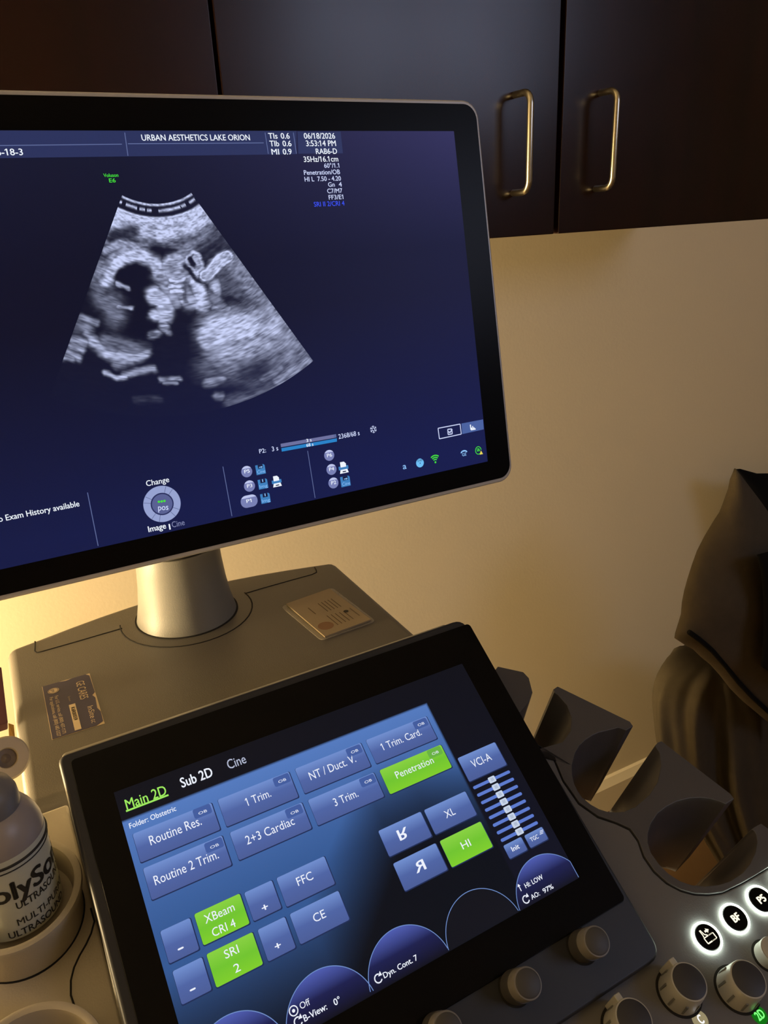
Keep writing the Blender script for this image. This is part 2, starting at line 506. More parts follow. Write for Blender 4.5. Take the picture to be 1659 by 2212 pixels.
# arm from the swivel neck to the back of the monitor
ptop = Vector((cc[0], cc[1], zc0 + 0.24)); pm = MON.W(-BW / 2, -0.14, -0.07)
tube('monitor_arm', [Vector((cc[0], cc[1], zc0 + 0.20)), ptop, ptop.lerp(pm, 0.4) + Vector((0, 0, 0.015)), ptop.lerp(pm, 0.75) + Vector((0, 0, 0.008)), pm + Vector((0, -0.02, 0))], 0.028, M['taupe'], US, n=24)

# displayed background: dark blue desktop and head bar, LCD viewing glow put into the colours
SH = 0.287
def display_grid(name, pl, u0, v0, u1, v1, nu, nv, fn, material, parent, h):
    vs_, fs, cols = [], [], []
    for j in range(nv + 1):
        for i in range(nu + 1):
            u = u0 + (u1 - u0) * i / nu; v = v0 + (v1 - v0) * j / nv
            vs_.append(pl.W(u, v, h)); cols.append(fn(u, v))
    for j in range(nv):
        for i in range(nu):
            k = j * (nu + 1) + i; fs.append((k, k + 1, k + nu + 2, k + nu + 1))
    me = bpy.data.meshes.new(name); me.from_pydata([tuple(v) for v in vs_], [], fs)
    ca = me.color_attributes.new('display', 'FLOAT_COLOR', 'POINT')
    ca.data.foreach_set('color', np.array(cols, dtype=np.float32).ravel())
    me.materials.append(material)
    o = bpy.data.objects.new(name, me); COL.objects.link(o)
    o.parent = parent
    if parent.type == 'EMPTY': o.matrix_parent_inverse = Matrix.Translation(-parent.location)
    return o
def lerp3(a, b, t):
    t = max(0.0, min(1.0, t)); return tuple(a[i] + (b[i] - a[i]) * t for i in range(3))
def lin(c): return srgb(*c)
def mon_bg(u, v):
    x = (u + BW) / BW; y = -v / SH                                  # 0..1 across, 0..1 down
    top = lerp3((22, 24, 48), (50, 48, 92), (x - 0.45) / 0.55)
    mid = lerp3((15, 16, 38), (21, 22, 56), (x - 0.4) / 0.6)
    bot = lerp3((20, 26, 66), (22, 28, 78), x)
    c = lerp3(top, mid, y / 0.32) if y < 0.32 else lerp3(mid, bot, (y - 0.45) / 0.5)
    return lin(c)
MA = glow_attr('monitor_display', rough=0.4, spec=0.12)
scr = display_grid('monitor_screen', MON, -BW, -SH, 0.0, 0.0, 60, 40, mon_bg, MA, US, 0.0022)
G = {}
def g(name, *c, s=1.0):
    if name not in G: G[name] = glow('display_' + name, lin(c), s)
    return G[name]
WHITE = g('white', 238, 244, 255); PALE = g('pale', 205, 214, 250); GREYT = g('grey_text', 120, 125, 165)
GREEN = g('green', 70, 225, 60); BLUE = g('blue', 58, 80, 240); CYAN = g('cyan', 110, 190, 245); LINE = g('line', 92, 104, 150)
HB = g('head_bar', 42, 50, 92); SKY = g('light_blue', 140, 190, 245); DKN = g('deep_navy', 22, 24, 58)
BTN1 = g('round_key', 120, 128, 180); BTN2 = g('round_key_top', 190, 198, 236); BAR1 = g('bar_grey', 108, 112, 158); BAR2 = g('bar_blue', 40, 130, 200)
YEL = g('yellow', 235, 215, 90); SAVE = g('save_blue', 62, 128, 190)
H1, H2, H3 = 0.0025, 0.0028, 0.0031
def mq(*pts): return [MON.uv(*p) for p in pts]
# head bar
flat('head_bar', MON, [mq((-90, 284.6), (638, 285), (637.5, 335), (-90, 345))], H1, HB, scr)
flat('head_bar', MON, [mq((640, 286), (733, 286), (738, 333), (642, 334))], H1, HB, scr)
for a, b in (((268, 289), (275, 339)), ((570, 288.8), (577.1, 334.6)), ((630.9, 288.8), (637.5, 334.3)), ((-90, 318), (262, 314)), ((275, 313), (567, 311)),
             ((188, 1063), (211, 1178)), ((479.3, 1007.3), (498.9, 1114)), ((661.8, 973.4), (677.9, 1074.8))):
    flat('divider_line', MON, [stroke(MON.uv(*a), MON.uv(*b), 0.0006)], H2, LINE, scr)
def mt(s, z, p0, p1, cap, m=WHITE, bold=0.008, **k):
    a, b = z(p0, p1)
    return text('display_text', MON, s, a, b, cap, m, scr, h=H3, bold=bold, **k)
Z1 = Zm(540, 270, 6.381)
for s, p0, p1, c, m in [
    ('TIs', (240, 205), (365, 205), 12, WHITE), ('0.6', (410, 205), (532, 205), 12, WHITE), ('TIb', (258, 310), (388, 310), 12, WHITE), ('0.6', (435, 310), (557, 310), 12, WHITE),
    ('MI', (283, 423), (388, 423), 12, WHITE), ('0.9', (438, 422), (560, 420), 12, WHITE), ('06/18/2026', (727, 205), (1155, 203), 12, WHITE), ('3:53:14 PM', (757, 308), (1167, 305), 12, WHITE),
    ('RAB6-D', (892, 415), (1183, 413), 11.5, WHITE), ('35Hz/16.1cm', (725, 525), (1198, 520), 11.5, WHITE), ('60°/1.1', (1005, 605), (1212, 603), 9.5, PALE), ('Penetration/OB', (727, 702), (1223, 692), 9.8, PALE),
    ('HI L  7.50 - 4.20', (737, 793), (1235, 780), 9.8, PALE), ('Gn', (1060, 865), (1150, 865), 9.5, PALE), ('4', (1205, 862), (1248, 862), 9.5, PALE), ('C7/M7', (1047, 953), (1255, 948), 9.5, PALE),
    ('FF3/E1', (1068, 1040), (1268, 1032), 9.5, PALE), ('SRI II 2/CRI 4', (865, 1138), (1283, 1115), 10, BLUE)]:
    mt(s, Z1, p0, p1, c, m)
ID = Zm(0, 0, 1)
mt('URBAN AESTHETICS LAKE ORION', ID, (305, 306.5), (538, 306.5), 12.5)
mt('6-18-3', ID, (-7, 338.5), (50, 337), 14)
mt('Voluson', ID, (223, 385), (254.5, 383.5), 7.5, GREEN); mt('E6', ID, (235, 396.5), (249, 395.8), 8.5, GREEN)
mt('No Exam History available', ID, (-16, 1129), (172, 1095), 12.5)
Z3 = Zm(280, 900, 2.8603)
for s, p0, p1, c, m in [('Change', (100, 428), (242, 408), 12, WHITE), ('pos', (172, 577), (235, 572), 13, PALE), ('Image', (113, 710), (223, 693), 12.5, WHITE), ('Cine', (258, 682), (337, 668), 12.5, GREYT),
    ('P2:', (795, 226), (837, 222), 9, PALE), ('3 s', (873, 213), (912, 208), 10, PALE), ('2368/68 s', (1283, 137), (1413, 115), 10, PALE), ('3 s', (1085, 157), (1117, 155), 7, WHITE), ('68 s', (1085, 186), (1128, 182), 7, WHITE),
    ('P5', (703, 349), (737, 346), 7.5, WHITE), ('P3', (720, 438), (752, 434), 7.5, WHITE), ('P1', (716, 531), (748, 528), 7.5, WHITE), ('P6', (1212, 250), (1243, 247), 7.5, WHITE), ('P4', (1225, 335), (1256, 331), 7.5, WHITE), ('P2', (1238, 419), (1268, 415), 7.5, WHITE)]:
    mt(s, Z3, p0, p1, c, m, bold=0.012 if s in ('Image',) else 0.006)
def mz(z, *p): return [MON.uv(*q) for q in z(*p)]
flat('display_cursor_bar', MON, [stroke(*mz(Z3, (239, 660), (245, 694)), 0.0011)], H3, WHITE, scr)
# recording bars
flat('progress_bar', MON, [mz(Z3, (926, 167), (1253, 110), (1256, 131), (929, 188))], H1, BAR1, scr)
flat('progress_bar', MON, [mz(Z3, (931, 194), (1273, 133), (1274, 153), (934, 215))], H1, BAR2, scr)
flat('progress_bar', MON, [mz(Z3, (1253, 110), (1268, 107), (1271, 128), (1256, 131))], H1, LINE, scr)
def ppm(pl, x, y): return (Vector(pl.uv(x + 1, y)) - Vector(pl.uv(x, y))).length
# round soft keys
for p, rx, ry in (((718, 338), 34, 35), ((735, 427), 34, 35), ((733, 520), 52, 37), ((1226, 238), 31, 33), ((1240, 325), 31, 33), ((1252, 408), 31, 33)):
    q = Z3(p)[0]; c = MON.uv(*q); k = ppm(MON, *q) / 2.8603
    if rx > 40: shape = rrect(c[0] - rx * k, c[1] - ry * k, c[0] + rx * k, c[1] + ry * k, ry * k * 0.95, 8)
    else: shape = disc(c, rx * k)
    flat('soft_key', MON, [shape], H1, BTN1, scr)
    hi_ = [(u, v) for u, v in shape if v > c[1] + ry * k * 0.45]
    if len(hi_) > 2:
        hi_ = sorted(hi_); flat('soft_key_top', MON, [sorted(hi_, key=lambda t: math.atan2(t[1] - c[1] - ry * k * 0.5, t[0] - c[0]))], H2, BTN2, scr)
# save icons and printer icons
def save_icon(p, word):
    q = Z3(p)[0]; c = MON.uv(*q); k = ppm(MON, *q) / 2.8603; s_ = 29 * k
    u, v = c
    body = [(u - s_, v - s_), (u + s_, v - s_), (u + s_, v + s_ * 0.75), (u + s_ * 0.75, v + s_), (u - s_, v + s_)]
    o = flat('save_icon', MON, [body], H1, SAVE, scr)
    dk = [rrect(u - s_ * 0.5, v + s_ * 0.25, u + s_ * 0.55, v + s_)]
    flat('save_icon_shutter', MON, dk, H2, DKN, scr)
    if word == 'Cine':
        flat('save_icon_mark', MON, [stroke((u - s_ * 0.3, v + s_ * 0.5), (u + s_ * 0.3, v + s_ * 0.5), s_ * 0.16), [(u + s_ * 0.15, v + s_ * 0.72), (u + s_ * 0.5, v + s_ * 0.5), (u + s_ * 0.15, v + s_ * 0.28)]], H3, SKY, scr)
    else:
        flat('save_icon_mark', MON, [rrect(u - s_ * 0.1, v + s_ * 0.45, u + s_ * 0.1, v + s_)], H3, SKY, scr)
    P = MON.px(u - s_ * 0.85, v - s_ * 0.75); Q = MON.px(u + s_ * 0.85, v - s_ * 0.75)
    text('display_text', MON, word, P, Q, 7.0, SKY, scr, h=H3)
save_icon((803, 325), 'Cine'); save_icon((818, 414), 'Img'); save_icon((833, 502), 'Img'); save_icon((1326, 398), 'Cine')
def printer(p):
    q = Z3(p)[0]; c = MON.uv(*q); k = ppm(MON, *q) / 2.8603; s_ = 30 * k; u, v = c
    flat('printer_icon', MON, [[(u - 0.6 * s_, v + .1 * s_), (u + .55 * s_, v + .1 * s_), (u + .55 * s_, v + .7 * s_), (u + .2 * s_, v + 1.1 * s_), (u - .6 * s_, v + 1.1 * s_)],
                               [(u - .7 * s_, v - .35 * s_), (u + .7 * s_, v - .35 * s_), (u + .9 * s_, v - 1.05 * s_), (u - .9 * s_, v - 1.05 * s_)]], H2, WHITE, scr)
    flat('printer_icon_tray', MON, [rrect(u - s_, v - .4 * s_, u + s_, v + .3 * s_, .1 * s_)], H1, SAVE, scr)
    flat('printer_icon_slot', MON, [rrect(u - .35 * s_, v - .85 * s_, u + .35 * s_, v - .65 * s_)], H3, DKN, scr)
printer((902, 398)); printer((1314, 313))
# snowflake
q = Z3((1497, 78))[0]; c = MON.uv(*q); k = ppm(MON, *q) / 2.8603
sf = []
for a in range(0, 360, 60):
    e = (c[0] + 21 * k * math.cos(rad(a + 30)), c[1] + 21 * k * math.sin(rad(a + 30)))
    sf.append(stroke((c[0] + 8 * k * math.cos(rad(a + 30)), c[1] + 8 * k * math.sin(rad(a + 30))), e, 3 * k))
    for da in (-20, 20):
        sf.append(stroke((c[0] + 13 * k * math.cos(rad(a + 30)), c[1] + 13 * k * math.sin(rad(a + 30))), (c[0] + 19 * k * math.cos(rad(a + 30 + da)), c[1] + 19 * k * math.sin(rad(a + 30 + da))), 2.6 * k))
sf += polyline(disc(c, 8 * k, 12), 2.6 * k, True)
flat('snowflake_icon', MON, sf, H2, PALE, scr)
# trackball wheel
q = Z3((197, 537))[0]; c = MON.uv(*q); k = ppm(MON, *q) / 2.8603
flat('wheel_ring', MON, [disc(c, 115 * k, 64)], H1, g('wheel_ring', 150, 162, 208), scr)
flat('wheel_groove', MON, [disc(c, 71 * k, 48)], H2, g('wheel_groove', 40, 46, 92), scr)
flat('wheel_centre', MON, [disc(c, 63 * k, 48)], H2 + 0.0001, g('wheel_centre', 88, 96, 146), scr)
wl = []
for a in (45, 68, 145, 165, 225, 250, 305, 330):
    wl.append(stroke((c[0] + 71 * k * math.cos(rad(a)), c[1] + 71 * k * math.sin(rad(a))), (c[0] + 113 * k * math.cos(rad(a)), c[1] + 113 * k * math.sin(rad(a))), 2.2 * k))
flat('wheel_lines', MON, wl, H2, g('wheel_line', 60, 70, 115), scr)
flat('wheel_dots', MON, [disc(MON.uv(*Z3(p)[0]), 7.5 * k, 14) for p in ((176, 523), (193, 521), (210, 518))], H3, GREEN, scr)
# status icons
Z4 = Zm(800, 880, 5.184)
flat('tab_outline', MON, polyline(mz(Z4, (742, 233), (988, 186), (1002, 298), (757, 351)), 0.0008, True), H1, PALE, scr)
flat('tab_button', MON, [mz(Z4, (1003, 180), (1245, 134), (1253, 245), (1013, 298))], H1, g('tab', 74, 98, 160), scr)
flat('check_icon', MON, polyline(mz(Z4, (848, 245), (893, 240), (899, 295), (853, 303)), 0.0009, True) + polyline(mz(Z4, (858, 268), (872, 284), (898, 242)), 0.001), H2, PALE, scr)
flat('chart_icon', MON, polyline(mz(Z4, (1101, 192), (1108, 249), (1160, 240)), 0.0012) + polyline(mz(Z4, (1118, 240), (1116, 225)), 0.001) + polyline(mz(Z4, (1131, 238), (1126, 208)), 0.001) + polyline(mz(Z4, (1144, 236), (1141, 222)), 0.001), H2, WHITE, scr)
mt('a', Z4, (348, 691), (388, 687), 13, SKY)
q = Z4((540, 620))[0]; c = MON.uv(*q); k = ppm(MON, *q) / 5.184
flat('disc_icon', MON, [disc(c, 43 * k, 32)], H1, CYAN, scr)
mt('DVD', Z4, (512, 608), (565, 598), 4.5, DKN); flat('disc_icon_hole', MON, [disc(MON.uv(*Z4((540, 622))[0]), 5 * k, 12)], H2, DKN, scr)
cb = MON.uv(*Z4((711, 612))[0]); wf = [disc(cb, 10 * k, 14)]
for rr_ in (28, 48, 68):
    wf += polyline([(cb[0] + rr_ * k * math.cos(rad(a)), cb[1] + rr_ * k * math.sin(rad(a))) for a in range(50, 131, 8)], 11 * k)
flat('wifi_icon', MON, wf, H2, GREEN, scr)
cp = MON.uv(*Z4((1030, 505))[0])
ph = [[(cp[0] + 40 * k * math.cos(rad(a)), cp[1] + 26 * k * math.sin(rad(a))) for a in range(0, 181, 15)] + [(cp[0] - 22 * k, cp[1]), (cp[0] - 18 * k, cp[1] + 10 * k), (cp[0] + 18 * k, cp[1] + 10 * k), (cp[0] + 22 * k, cp[1])]]
flat('phone_icon', MON, ph, H2, SKY, scr)
mt('GE', Z4, (1009, 546), (1056, 541), 6.5, SKY)
ca_ = MON.uv(*Z4((1190, 480))[0])
flat('at_icon', MON, polyline([(ca_[0] + 34 * k * math.cos(rad(a)), ca_[1] + 38 * k * math.sin(rad(a))) for a in range(0, 316, 15)], 7 * k), H2, GREEN, scr)
mt('a', Z4, (1172, 492), (1208, 486), 9.0, GREEN)
ct = MON.uv(*Z4((1220, 506))[0])
flat('warning_icon', MON, [[(ct[0] - 20 * k, ct[1] - 16 * k), (ct[0] + 20 * k, ct[1] - 16 * k), (ct[0], ct[1] + 24 * k)]], H3, YEL, scr)

# ---- the scan picture: a fan of echoes
def vnoise(x, y, seed=0):
    xi = np.floor(x).astype(np.int64); yi = np.floor(y).astype(np.int64); fx = x - xi; fy = y - yi
    fx = fx * fx * (3 - 2 * fx); fy = fy * fy * (3 - 2 * fy)
    def h(a, b):
        n = (a * 374761393 + b * 668265263 + seed * 1442695041) & 0xFFFFFFFF
        n = ((n ^ (n >> 13)) * 1274126177) & 0xFFFFFFFF
        return ((n ^ (n >> 16)) & 0xFFFF) / 65535.0
    return (h(xi, yi) * (1 - fx) + h(xi + 1, yi) * fx) * (1 - fy) + (h(xi, yi + 1) * (1 - fx) + h(xi + 1, yi + 1) * fx) * fy
def segd(x, y, pts):
    d = np.full_like(x, 1e9)
    for (ax, ay), (bx, by) in zip(pts[:-1], pts[1:]):
        dx, dy = bx - ax, by - ay; L = dx * dx + dy * dy + 1e-9
        t = np.clip(((x - ax) * dx + (y - ay) * dy) / L, 0, 1)
        d = np.minimum(d, np.hypot(x - ax - t * dx, y - ay - t * dy))
    return d
def build_scan():
    tl, bl, tr, br = (np.array(MON.uv(*p)) for p in ((262.7, 423.5), (136, 776), (411, 418), (674, 780)))
    # apex of the two straight sides
    A = np.array([bl - tl, -(br - tr)]).T
    s = np.linalg.solve(A, tr - tl); ap = tl + (bl - tl) * s[0]
    r0 = (np.linalg.norm(tl - ap) + np.linalg.norm(tr - ap)) / 2; r1 = np.linalg.norm(br - ap)
    a0 = math.atan2(*(bl - ap)[::-1]); a1 = math.atan2(*(br - ap)[::-1])
    NR, NT = 380, 330
    R, T = np.meshgrid(np.linspace(r0, r1, NR), np.linspace(a0, a1, NT), indexing='ij')
    U = ap[0] + R * np.cos(T); Vv = ap[1] + R * np.sin(T)
    q = (MON.o[None, None] + U[..., None] * MON.u + Vv[..., None] * MON.v) @ RM.T
    X = ((q[..., 0] / q[..., 2] * FPX + CX) - 100) * 2.765; Y = ((q[..., 1] / q[..., 2] * FPX + CY) - 400) * 2.765
    D = (R - r0) / (r1 - r0); th = (T - a0) / (a1 - a0)
    wob = (vnoise(X / 90, Y / 60, 5) - 0.5) * 26
    x = X + wob + (vnoise(X / 22, Y / 18, 15) - .5) * 8; y = Y + (vnoise(X / 70, Y / 70, 9) - 0.5) * 22 + (vnoise(X / 24, Y / 16, 16) - .5) * 7
    I = np.zeros_like(X) + 0.015
    def ss(a, b, t): t = np.clip((t - a) / (b - a), 0, 1); return t * t * (3 - 2 * t)
    # near field
    layer = 0.35 + 0.75 * vnoise(D * 85 + 3 * th * (1 - th), th * 2, 1)
    near = ss(0.055, 0.075, D) * (1 - ss(0.10, 0.26, D + 0.05 * (vnoise(th * 6, D * 10, 2) - .5))) * 0.80
    nr = near * (0.55 + 0.6 * layer)
    mid = ss(0.10, 0.16, D) * (1 - ss(0.22, 0.30, D - 0.06 * np.clip(th - 0.45, 0, 1))) * (0.10 + 0.52 * vnoise(D * 80 + 5 * th, th * 4, 3))
    I = np.maximum(I, np.maximum(nr, mid))
    I = np.maximum(I, 0.85 * np.exp(-((D - 0.006) / 0.006) ** 2))
    I = np.maximum(I, 0.75 * np.exp(-((D - 0.032) / 0.007) ** 2) * (vnoise(th * 22, D * 30, 4) > 0.42))
    I = np.maximum(I, 0.95 * np.exp(-((D - 0.066) / 0.006) ** 2))
    def dark(pts, wd, soft, k=1.0):
        nonlocal I
        I = I * (1 - k * np.exp(-(np.clip(segd(x, y, pts) - wd, 0, None) / soft) ** 2))
    def st(pts, wd, soft, i):
        nonlocal I
        I = np.maximum(I, i * np.exp(-(np.clip(segd(x, y, pts) - wd * 0.72, 0, None) / (soft * 1.45)) ** 2))
    dark([(410, 310), (500, 290)], 22, 26, .8); dark([(500, 355), (470, 350)], 10, 14, .8)
    dark([(640, 405), (720, 420)], 24, 26, .95); dark([(930, 395), (1060, 340)], 24, 40, .7)
    st([(360, 385), (440, 355), (530, 385)], 10, 16, .55)
    # tissue along the two sides
    st([(1120, 470), (1230, 620), (1330, 720), (1450, 900), (1540, 1020)], 16, 45, .42)
    st([(1330, 790), (1400, 900), (1470, 1010)], 40, 60, .5)
    st([(330, 470), (300, 560)], 10, 26, .38)
    # head
    st([(352, 580), (385, 512), (440, 455), (510, 425), (575, 430), (628, 462), (660, 520)], 20, 20, .80)
    st([(320, 560), (350, 490), (410, 430), (480, 400), (560, 405)], 8, 22, .48)
    st([(360, 590), (320, 600)], 20, 26, .3)
    dark([(480, 560), (530, 530), (580, 570)], 52, 20, .97); dark([(540, 680), (560, 850)], 45, 30, .95)
    dark([(600, 590), (670, 605)], 18, 14, .95)
    st([(690, 540), (700, 490), (735, 455), (770, 445), (800, 462)], 14, 18, .62)
    st([(740, 530), (800, 520), (850, 540)], 26, 22, .58)
    st([(690, 560), (740, 630), (760, 690)], 22, 26, .46)
    st([(770, 600), (830, 650), (850, 700)], 34, 26, .44)
    st([(880, 570), (915, 630), (930, 710)], 18, 18, .80)
    st([(830, 690), (900, 700), (930, 730)], 30, 18, .66)
    st([(640, 660), (690, 690), (705, 740)], 36, 18, .74); st([(650, 775), (720, 780)], 22, 16, .66); st([(690, 820), (700, 845)], 22, 14, .50)
    st([(630, 895), (655, 885)], 14, 12, .42); st([(715, 880), (725, 880)], 8, 10, .35)
    for yy in (568, 598, 628): st([(745, yy + 4), (812, yy - 2)], 5, 7, .95)
    dark([(820, 600), (825, 700)], 4, 12, .55)
    st([(828, 425), (870, 402), (912, 432), (925, 490), (905, 535), (862, 500), (828, 450), (828, 425)], 3, 9, .72)
    st([(890, 440), (905, 500)], 14, 14, .55); dark([(845, 440), (870, 480)], 9, 8, .9)
    dark([(830, 500), (900, 565), (960, 580)], 4, 12, .9)
    # the small bright bones
    st([(958, 540), (1000, 480), (1075, 437)], 34, 14, .62)
    dB = segd(x, y, [(958, 540), (1000, 480), (1075, 437)])
    I = np.maximum(I, 0.95 * np.exp(-((dB - 30) / 9) ** 2)); st([(990, 510), (1060, 450)], 3, 6, .8)
    st([(1005, 600), (1010, 625)], 20, 16, .66); st([(990, 660), (1040, 740)], 26, 30, .34)
    st([(1090, 560), (1150, 640), (1200, 690)], 60, 46, .22); dark([(1090, 690), (1120, 720)], 16, 22, .8)
    st([(990, 738), (1080, 738)], 5, 10, .5)
    # big bright mass at the lower right
    st([(1010, 880), (1090, 850), (1180, 850)], 70, 46, .74); st([(1060, 960), (1200, 920), (1320, 860)], 80, 60, .58)
    st([(1250, 800), (1380, 900)], 40, 60, .48); st([(1080, 1040), (1180, 1050)], 40, 60, .40)
    st([(1300, 1000), (1420, 1010)], 40, 70, .40); st([(940, 930), (960, 960)], 20, 24, .6)
    st([(1380, 1170), (1470, 1110), (1560, 1050)], 8, 22, .72); st([(1300, 1150), (1390, 1090)], 8, 20, .50)
    st([(960, 1175), (1040, 1160)], 8, 16, .50); st([(1010, 1255), (1045, 1255)], 8, 14, .42); st([(1100, 1290), (1250, 1255), (1370, 1190)], 10, 24, .36)
    st([(960, 1080), (1100, 1110), (1250, 1150)], 30, 50, .22)
    dark([(1280, 1080), (1180, 1110)], 14, 40, .6)
    # inside the head and below
    st([(340, 680), (390, 720), (400, 790)], 36, 34, .30); st([(415, 598), (485, 614)], 4, 7, .62); st([(428, 722), (500, 740)], 4, 7, .62)
    st([(200, 785), (290, 822)], 5, 12, .45); st([(190, 840), (230, 850)], 16, 24, .34)
    for (a, b) in (((140, 960), (210, 985)), ((150, 920), (230, 950)), ((125, 1000), (190, 1030)), ((230, 890), (300, 940)), ((105, 1030), (150, 1040))): st([a, b], 6, 14, .50)
    st([(270, 940), (340, 990), (420, 1030), (500, 1045)], 12, 18, .62); st([(350, 935), (450, 960), (560, 985)], 18, 26, .34)
    st([(430, 1020), (520, 1035), (590, 1010)], 12, 16, .62); st([(420, 1065), (470, 1060)], 10, 16, .4)
    st([(345, 1130), (420, 1146), (480, 1140)], 4, 9, .66); st([(470, 1128), (560, 1108), (640, 1105)], 7, 12, .50)
    st([(680, 1156), (800, 1156)], 4, 8, .60); st([(700, 1176), (780, 1182)], 3, 7, .42); st([(530, 1280), (670, 1280)], 6, 14, .12)
    # speckle
    sp = 0.20 + 0.62 * vnoise(D * 190, th * 40, 6) + 0.50 * vnoise(D * 110, th * 22, 7) + 0.42 * vnoise(X / 34, Y / 14, 8)
    I = np.clip(I * sp * 1.12, 0, 1)
    I *= 1 - 0.35 * ss(0.8, 1.0, D)
    c0 = np.array([mon_bg(a, b)[:3] for a, b in zip(U.ravel(), Vv.ravel())]).reshape(NR, NT, 3); c1 = np.array(lin((205, 214, 252))[:3])
    K = (I ** 1.5)[..., None]
    Cc = c0 + (c1 - c0) * K
    Cc = np.concatenate([Cc, np.ones_like(K)], -1).reshape(-1, 4).astype(np.float32)
    vs_ = [tuple(MON.W(a, b, H1)) for a, b in zip(U.ravel(), Vv.ravel())]
    fs = [(i * NT + j, i * NT + j + 1, (i + 1) * NT + j + 1, (i + 1) * NT + j) for i in range(NR - 1) for j in range(NT - 1)]
    me = bpy.data.meshes.new('scan_image'); me.from_pydata(vs_, [], fs)
    a_ = me.color_attributes.new('display', 'FLOAT_COLOR', 'POINT'); a_.data.foreach_set('color', Cc.ravel())
    me.materials.append(MA)
    o = bpy.data.objects.new('scan_image', me); COL.objects.link(o); o.parent = scr
    o['label'] = 'grey fan-shaped ultrasound picture of a baby in profile'
build_scan()

# ---- touch panel
KT = 0.588
tp = [(-0.2866, 0.0345), (0.0218, 0.0352), (0.0290, -0.2277), (-0.2866, -0.2277)]
tp = round_poly(tp, [0.006, 0.010, 0.012, 0.006])
touch = prism('touch_panel_housing', TOU, tp, -0.014, 0.0, M['navy'], US, bevel=0.0025, segs=3)
prism('touch_panel_glass', TOU, rrect(-0.2800, -0.1900, 0.0238, 0.0290, 0.003, 4), -0.001, 0.0009, M['gloss'], US, bevel=0.0004)
# console hood under the panel, sweeping down to the column base
hood = [(0.4500, -0.3210), (0.4580, -0.3180), (0.4660, -0.3205), (0.4820, -0.3330), (0.5020, -0.3540), (0.5280, -0.3830), (0.5550, -0.4040), (0.5800, -0.4150), (0.58, -0.455), (0.33, -0.452), (0.243, -0.474), (0.243, -0.464), (0.30, -0.4235), (0.38, -0.3665)]
xa, xb = -0.0105, 0.292
vs_ = [(xa if e == 0 else xb, y + (0 if e == 0 else 0.009), z + CAMZ) for e in (0, 1) for y, z in hood]
n_ = len(hood)
new('console_hood', vs_, [tuple(range(n_)), tuple(range(2 * n_ - 1, n_ - 1, -1))] + [(i, (i + 1) % n_, n_ + (i + 1) % n_, n_ + i) for i in range(n_)], M['light'], US, bevel=0.003, segs=3)

Z5 = Zm(200, 1480, 1659 / 1100)
TW, TH_ = 0.4437 * KT, 0.2806 * KT
def touch_bg(u, v):
    x, y = TOU.px(u, v); zx = (x - 200) * 1.5082; zy = (y - 1480) * 1.5082
    # inside the blue folder page?
    fx = (u + TW) / TW; fy = -v / TH_                               # across, down
    if fy < 0.118 or fx > 0.838:
        return lin(lerp3((12, 14, 24), (16, 18, 34), fy))
    top = (84, 122, 190); midc = (52, 88, 146)
    c = lerp3(top, midc, (fy - 0.118) / 0.42)
    # the page fades to black towards its foot, sooner on the right
    f0 = 0.80 - 0.36 * max(0.0, min(1.0, (fx - 0.33) / 0.25)) + 0.10 * max(0, (fx - 0.70) / 0.14)
    c = lerp3(c, (10, 14, 24), (fy - f0 + 0.16) / 0.36)
    return lin(c)
TA = glow_attr('touch_display', rough=0.12, spec=0.14)
tsc = display_grid('touch_screen', TOU, -TW, -TH_, 0, 0, 150, 100, touch_bg, TA, US, 0.0012)
T1, T2, T3, T4 = 0.0015, 0.0018, 0.0021, 0.0024
def grad(name, c0, c1, c2):
    m = glow('display_' + name, (0, 0, 0, 1)); nt = m.node_tree; b = nt.nodes['Principled BSDF']
    tc = nt.nodes.new('ShaderNodeTexCoord'); sp = nt.nodes.new('ShaderNodeSeparateXYZ'); cr = nt.nodes.new('ShaderNodeValToRGB')
    nt.links.new(tc.outputs['Generated'], sp.inputs[0]); nt.links.new(sp.outputs['Z'], cr.inputs['Fac'])
    e = cr.color_ramp.elements; e[0].color = lin(c0); e[1].color = lin(c2)
    k = e.new(0.5); k.color = lin(c1)
    nt.links.new(cr.outputs['Color'], b.inputs['Emission Color'])
    return m
KEY = grad('key_blue', (74, 92, 150), (78, 100, 164), (112, 142, 206))
KGR = grad('key_green', (128, 206, 44), (112, 196, 48), (136, 208, 66))
TABM = g('key_tab', 66, 92, 158); SHD = g('key_edge', 30, 44, 84)
KW = g('key_white', 236, 240, 252)
def quad_uv(z):
    q = [TOU.uv(*p) for p in z]
    return (q[0][0] + q[3][0]) / 2, (q[2][1] + q[3][1]) / 2, (q[1][0] + q[2][0]) / 2, (q[0][1] + q[1][1]) / 2
def key(corners, words, green=False, tab=None, name='touch_button'):
    u0, v0, u1, v1 = quad_uv(Z5(*corners))
    o = prism(name, TOU, rrect(u0, v0, u1, v1, 0.0010, 3), 0.0013, T2, KGR if green else KEY, US)
    flat('button_edge', TOU, [rrect(u0 - 0.0002, v0 - 0.0007, u1 + 0.0007, v1 + 0.0001, 0.001, 3)], T1 - 0.0001, SHD, o)
    for (s, p0, p1, cap, kw) in words:
        a, b = Z5(p0, p1)
        text('button_text', TOU, s, a, b, cap / 1.508, KW, o, h=T3, **kw)
    if tab:
        c = TOU.uv(*Z5(tab)[0])
        flat('button_tab', TOU, [rrect(c[0] - 0.0056, c[1] - 0.0030, c[0] + 0.0056, c[1] + 0.0030, 0.0012, 3)], T3, g('tab_green', 104, 178, 66) if green else TABM, o)
        P = TOU.px(c[0] - 0.0027, c[1] - 0.0014); Q = TOU.px(c[0] + 0.0027, c[1] - 0.0014)
        text('button_text', TOU, 'OB', P, Q, 6.0, KW, o, h=T4)
    return o
B = {}
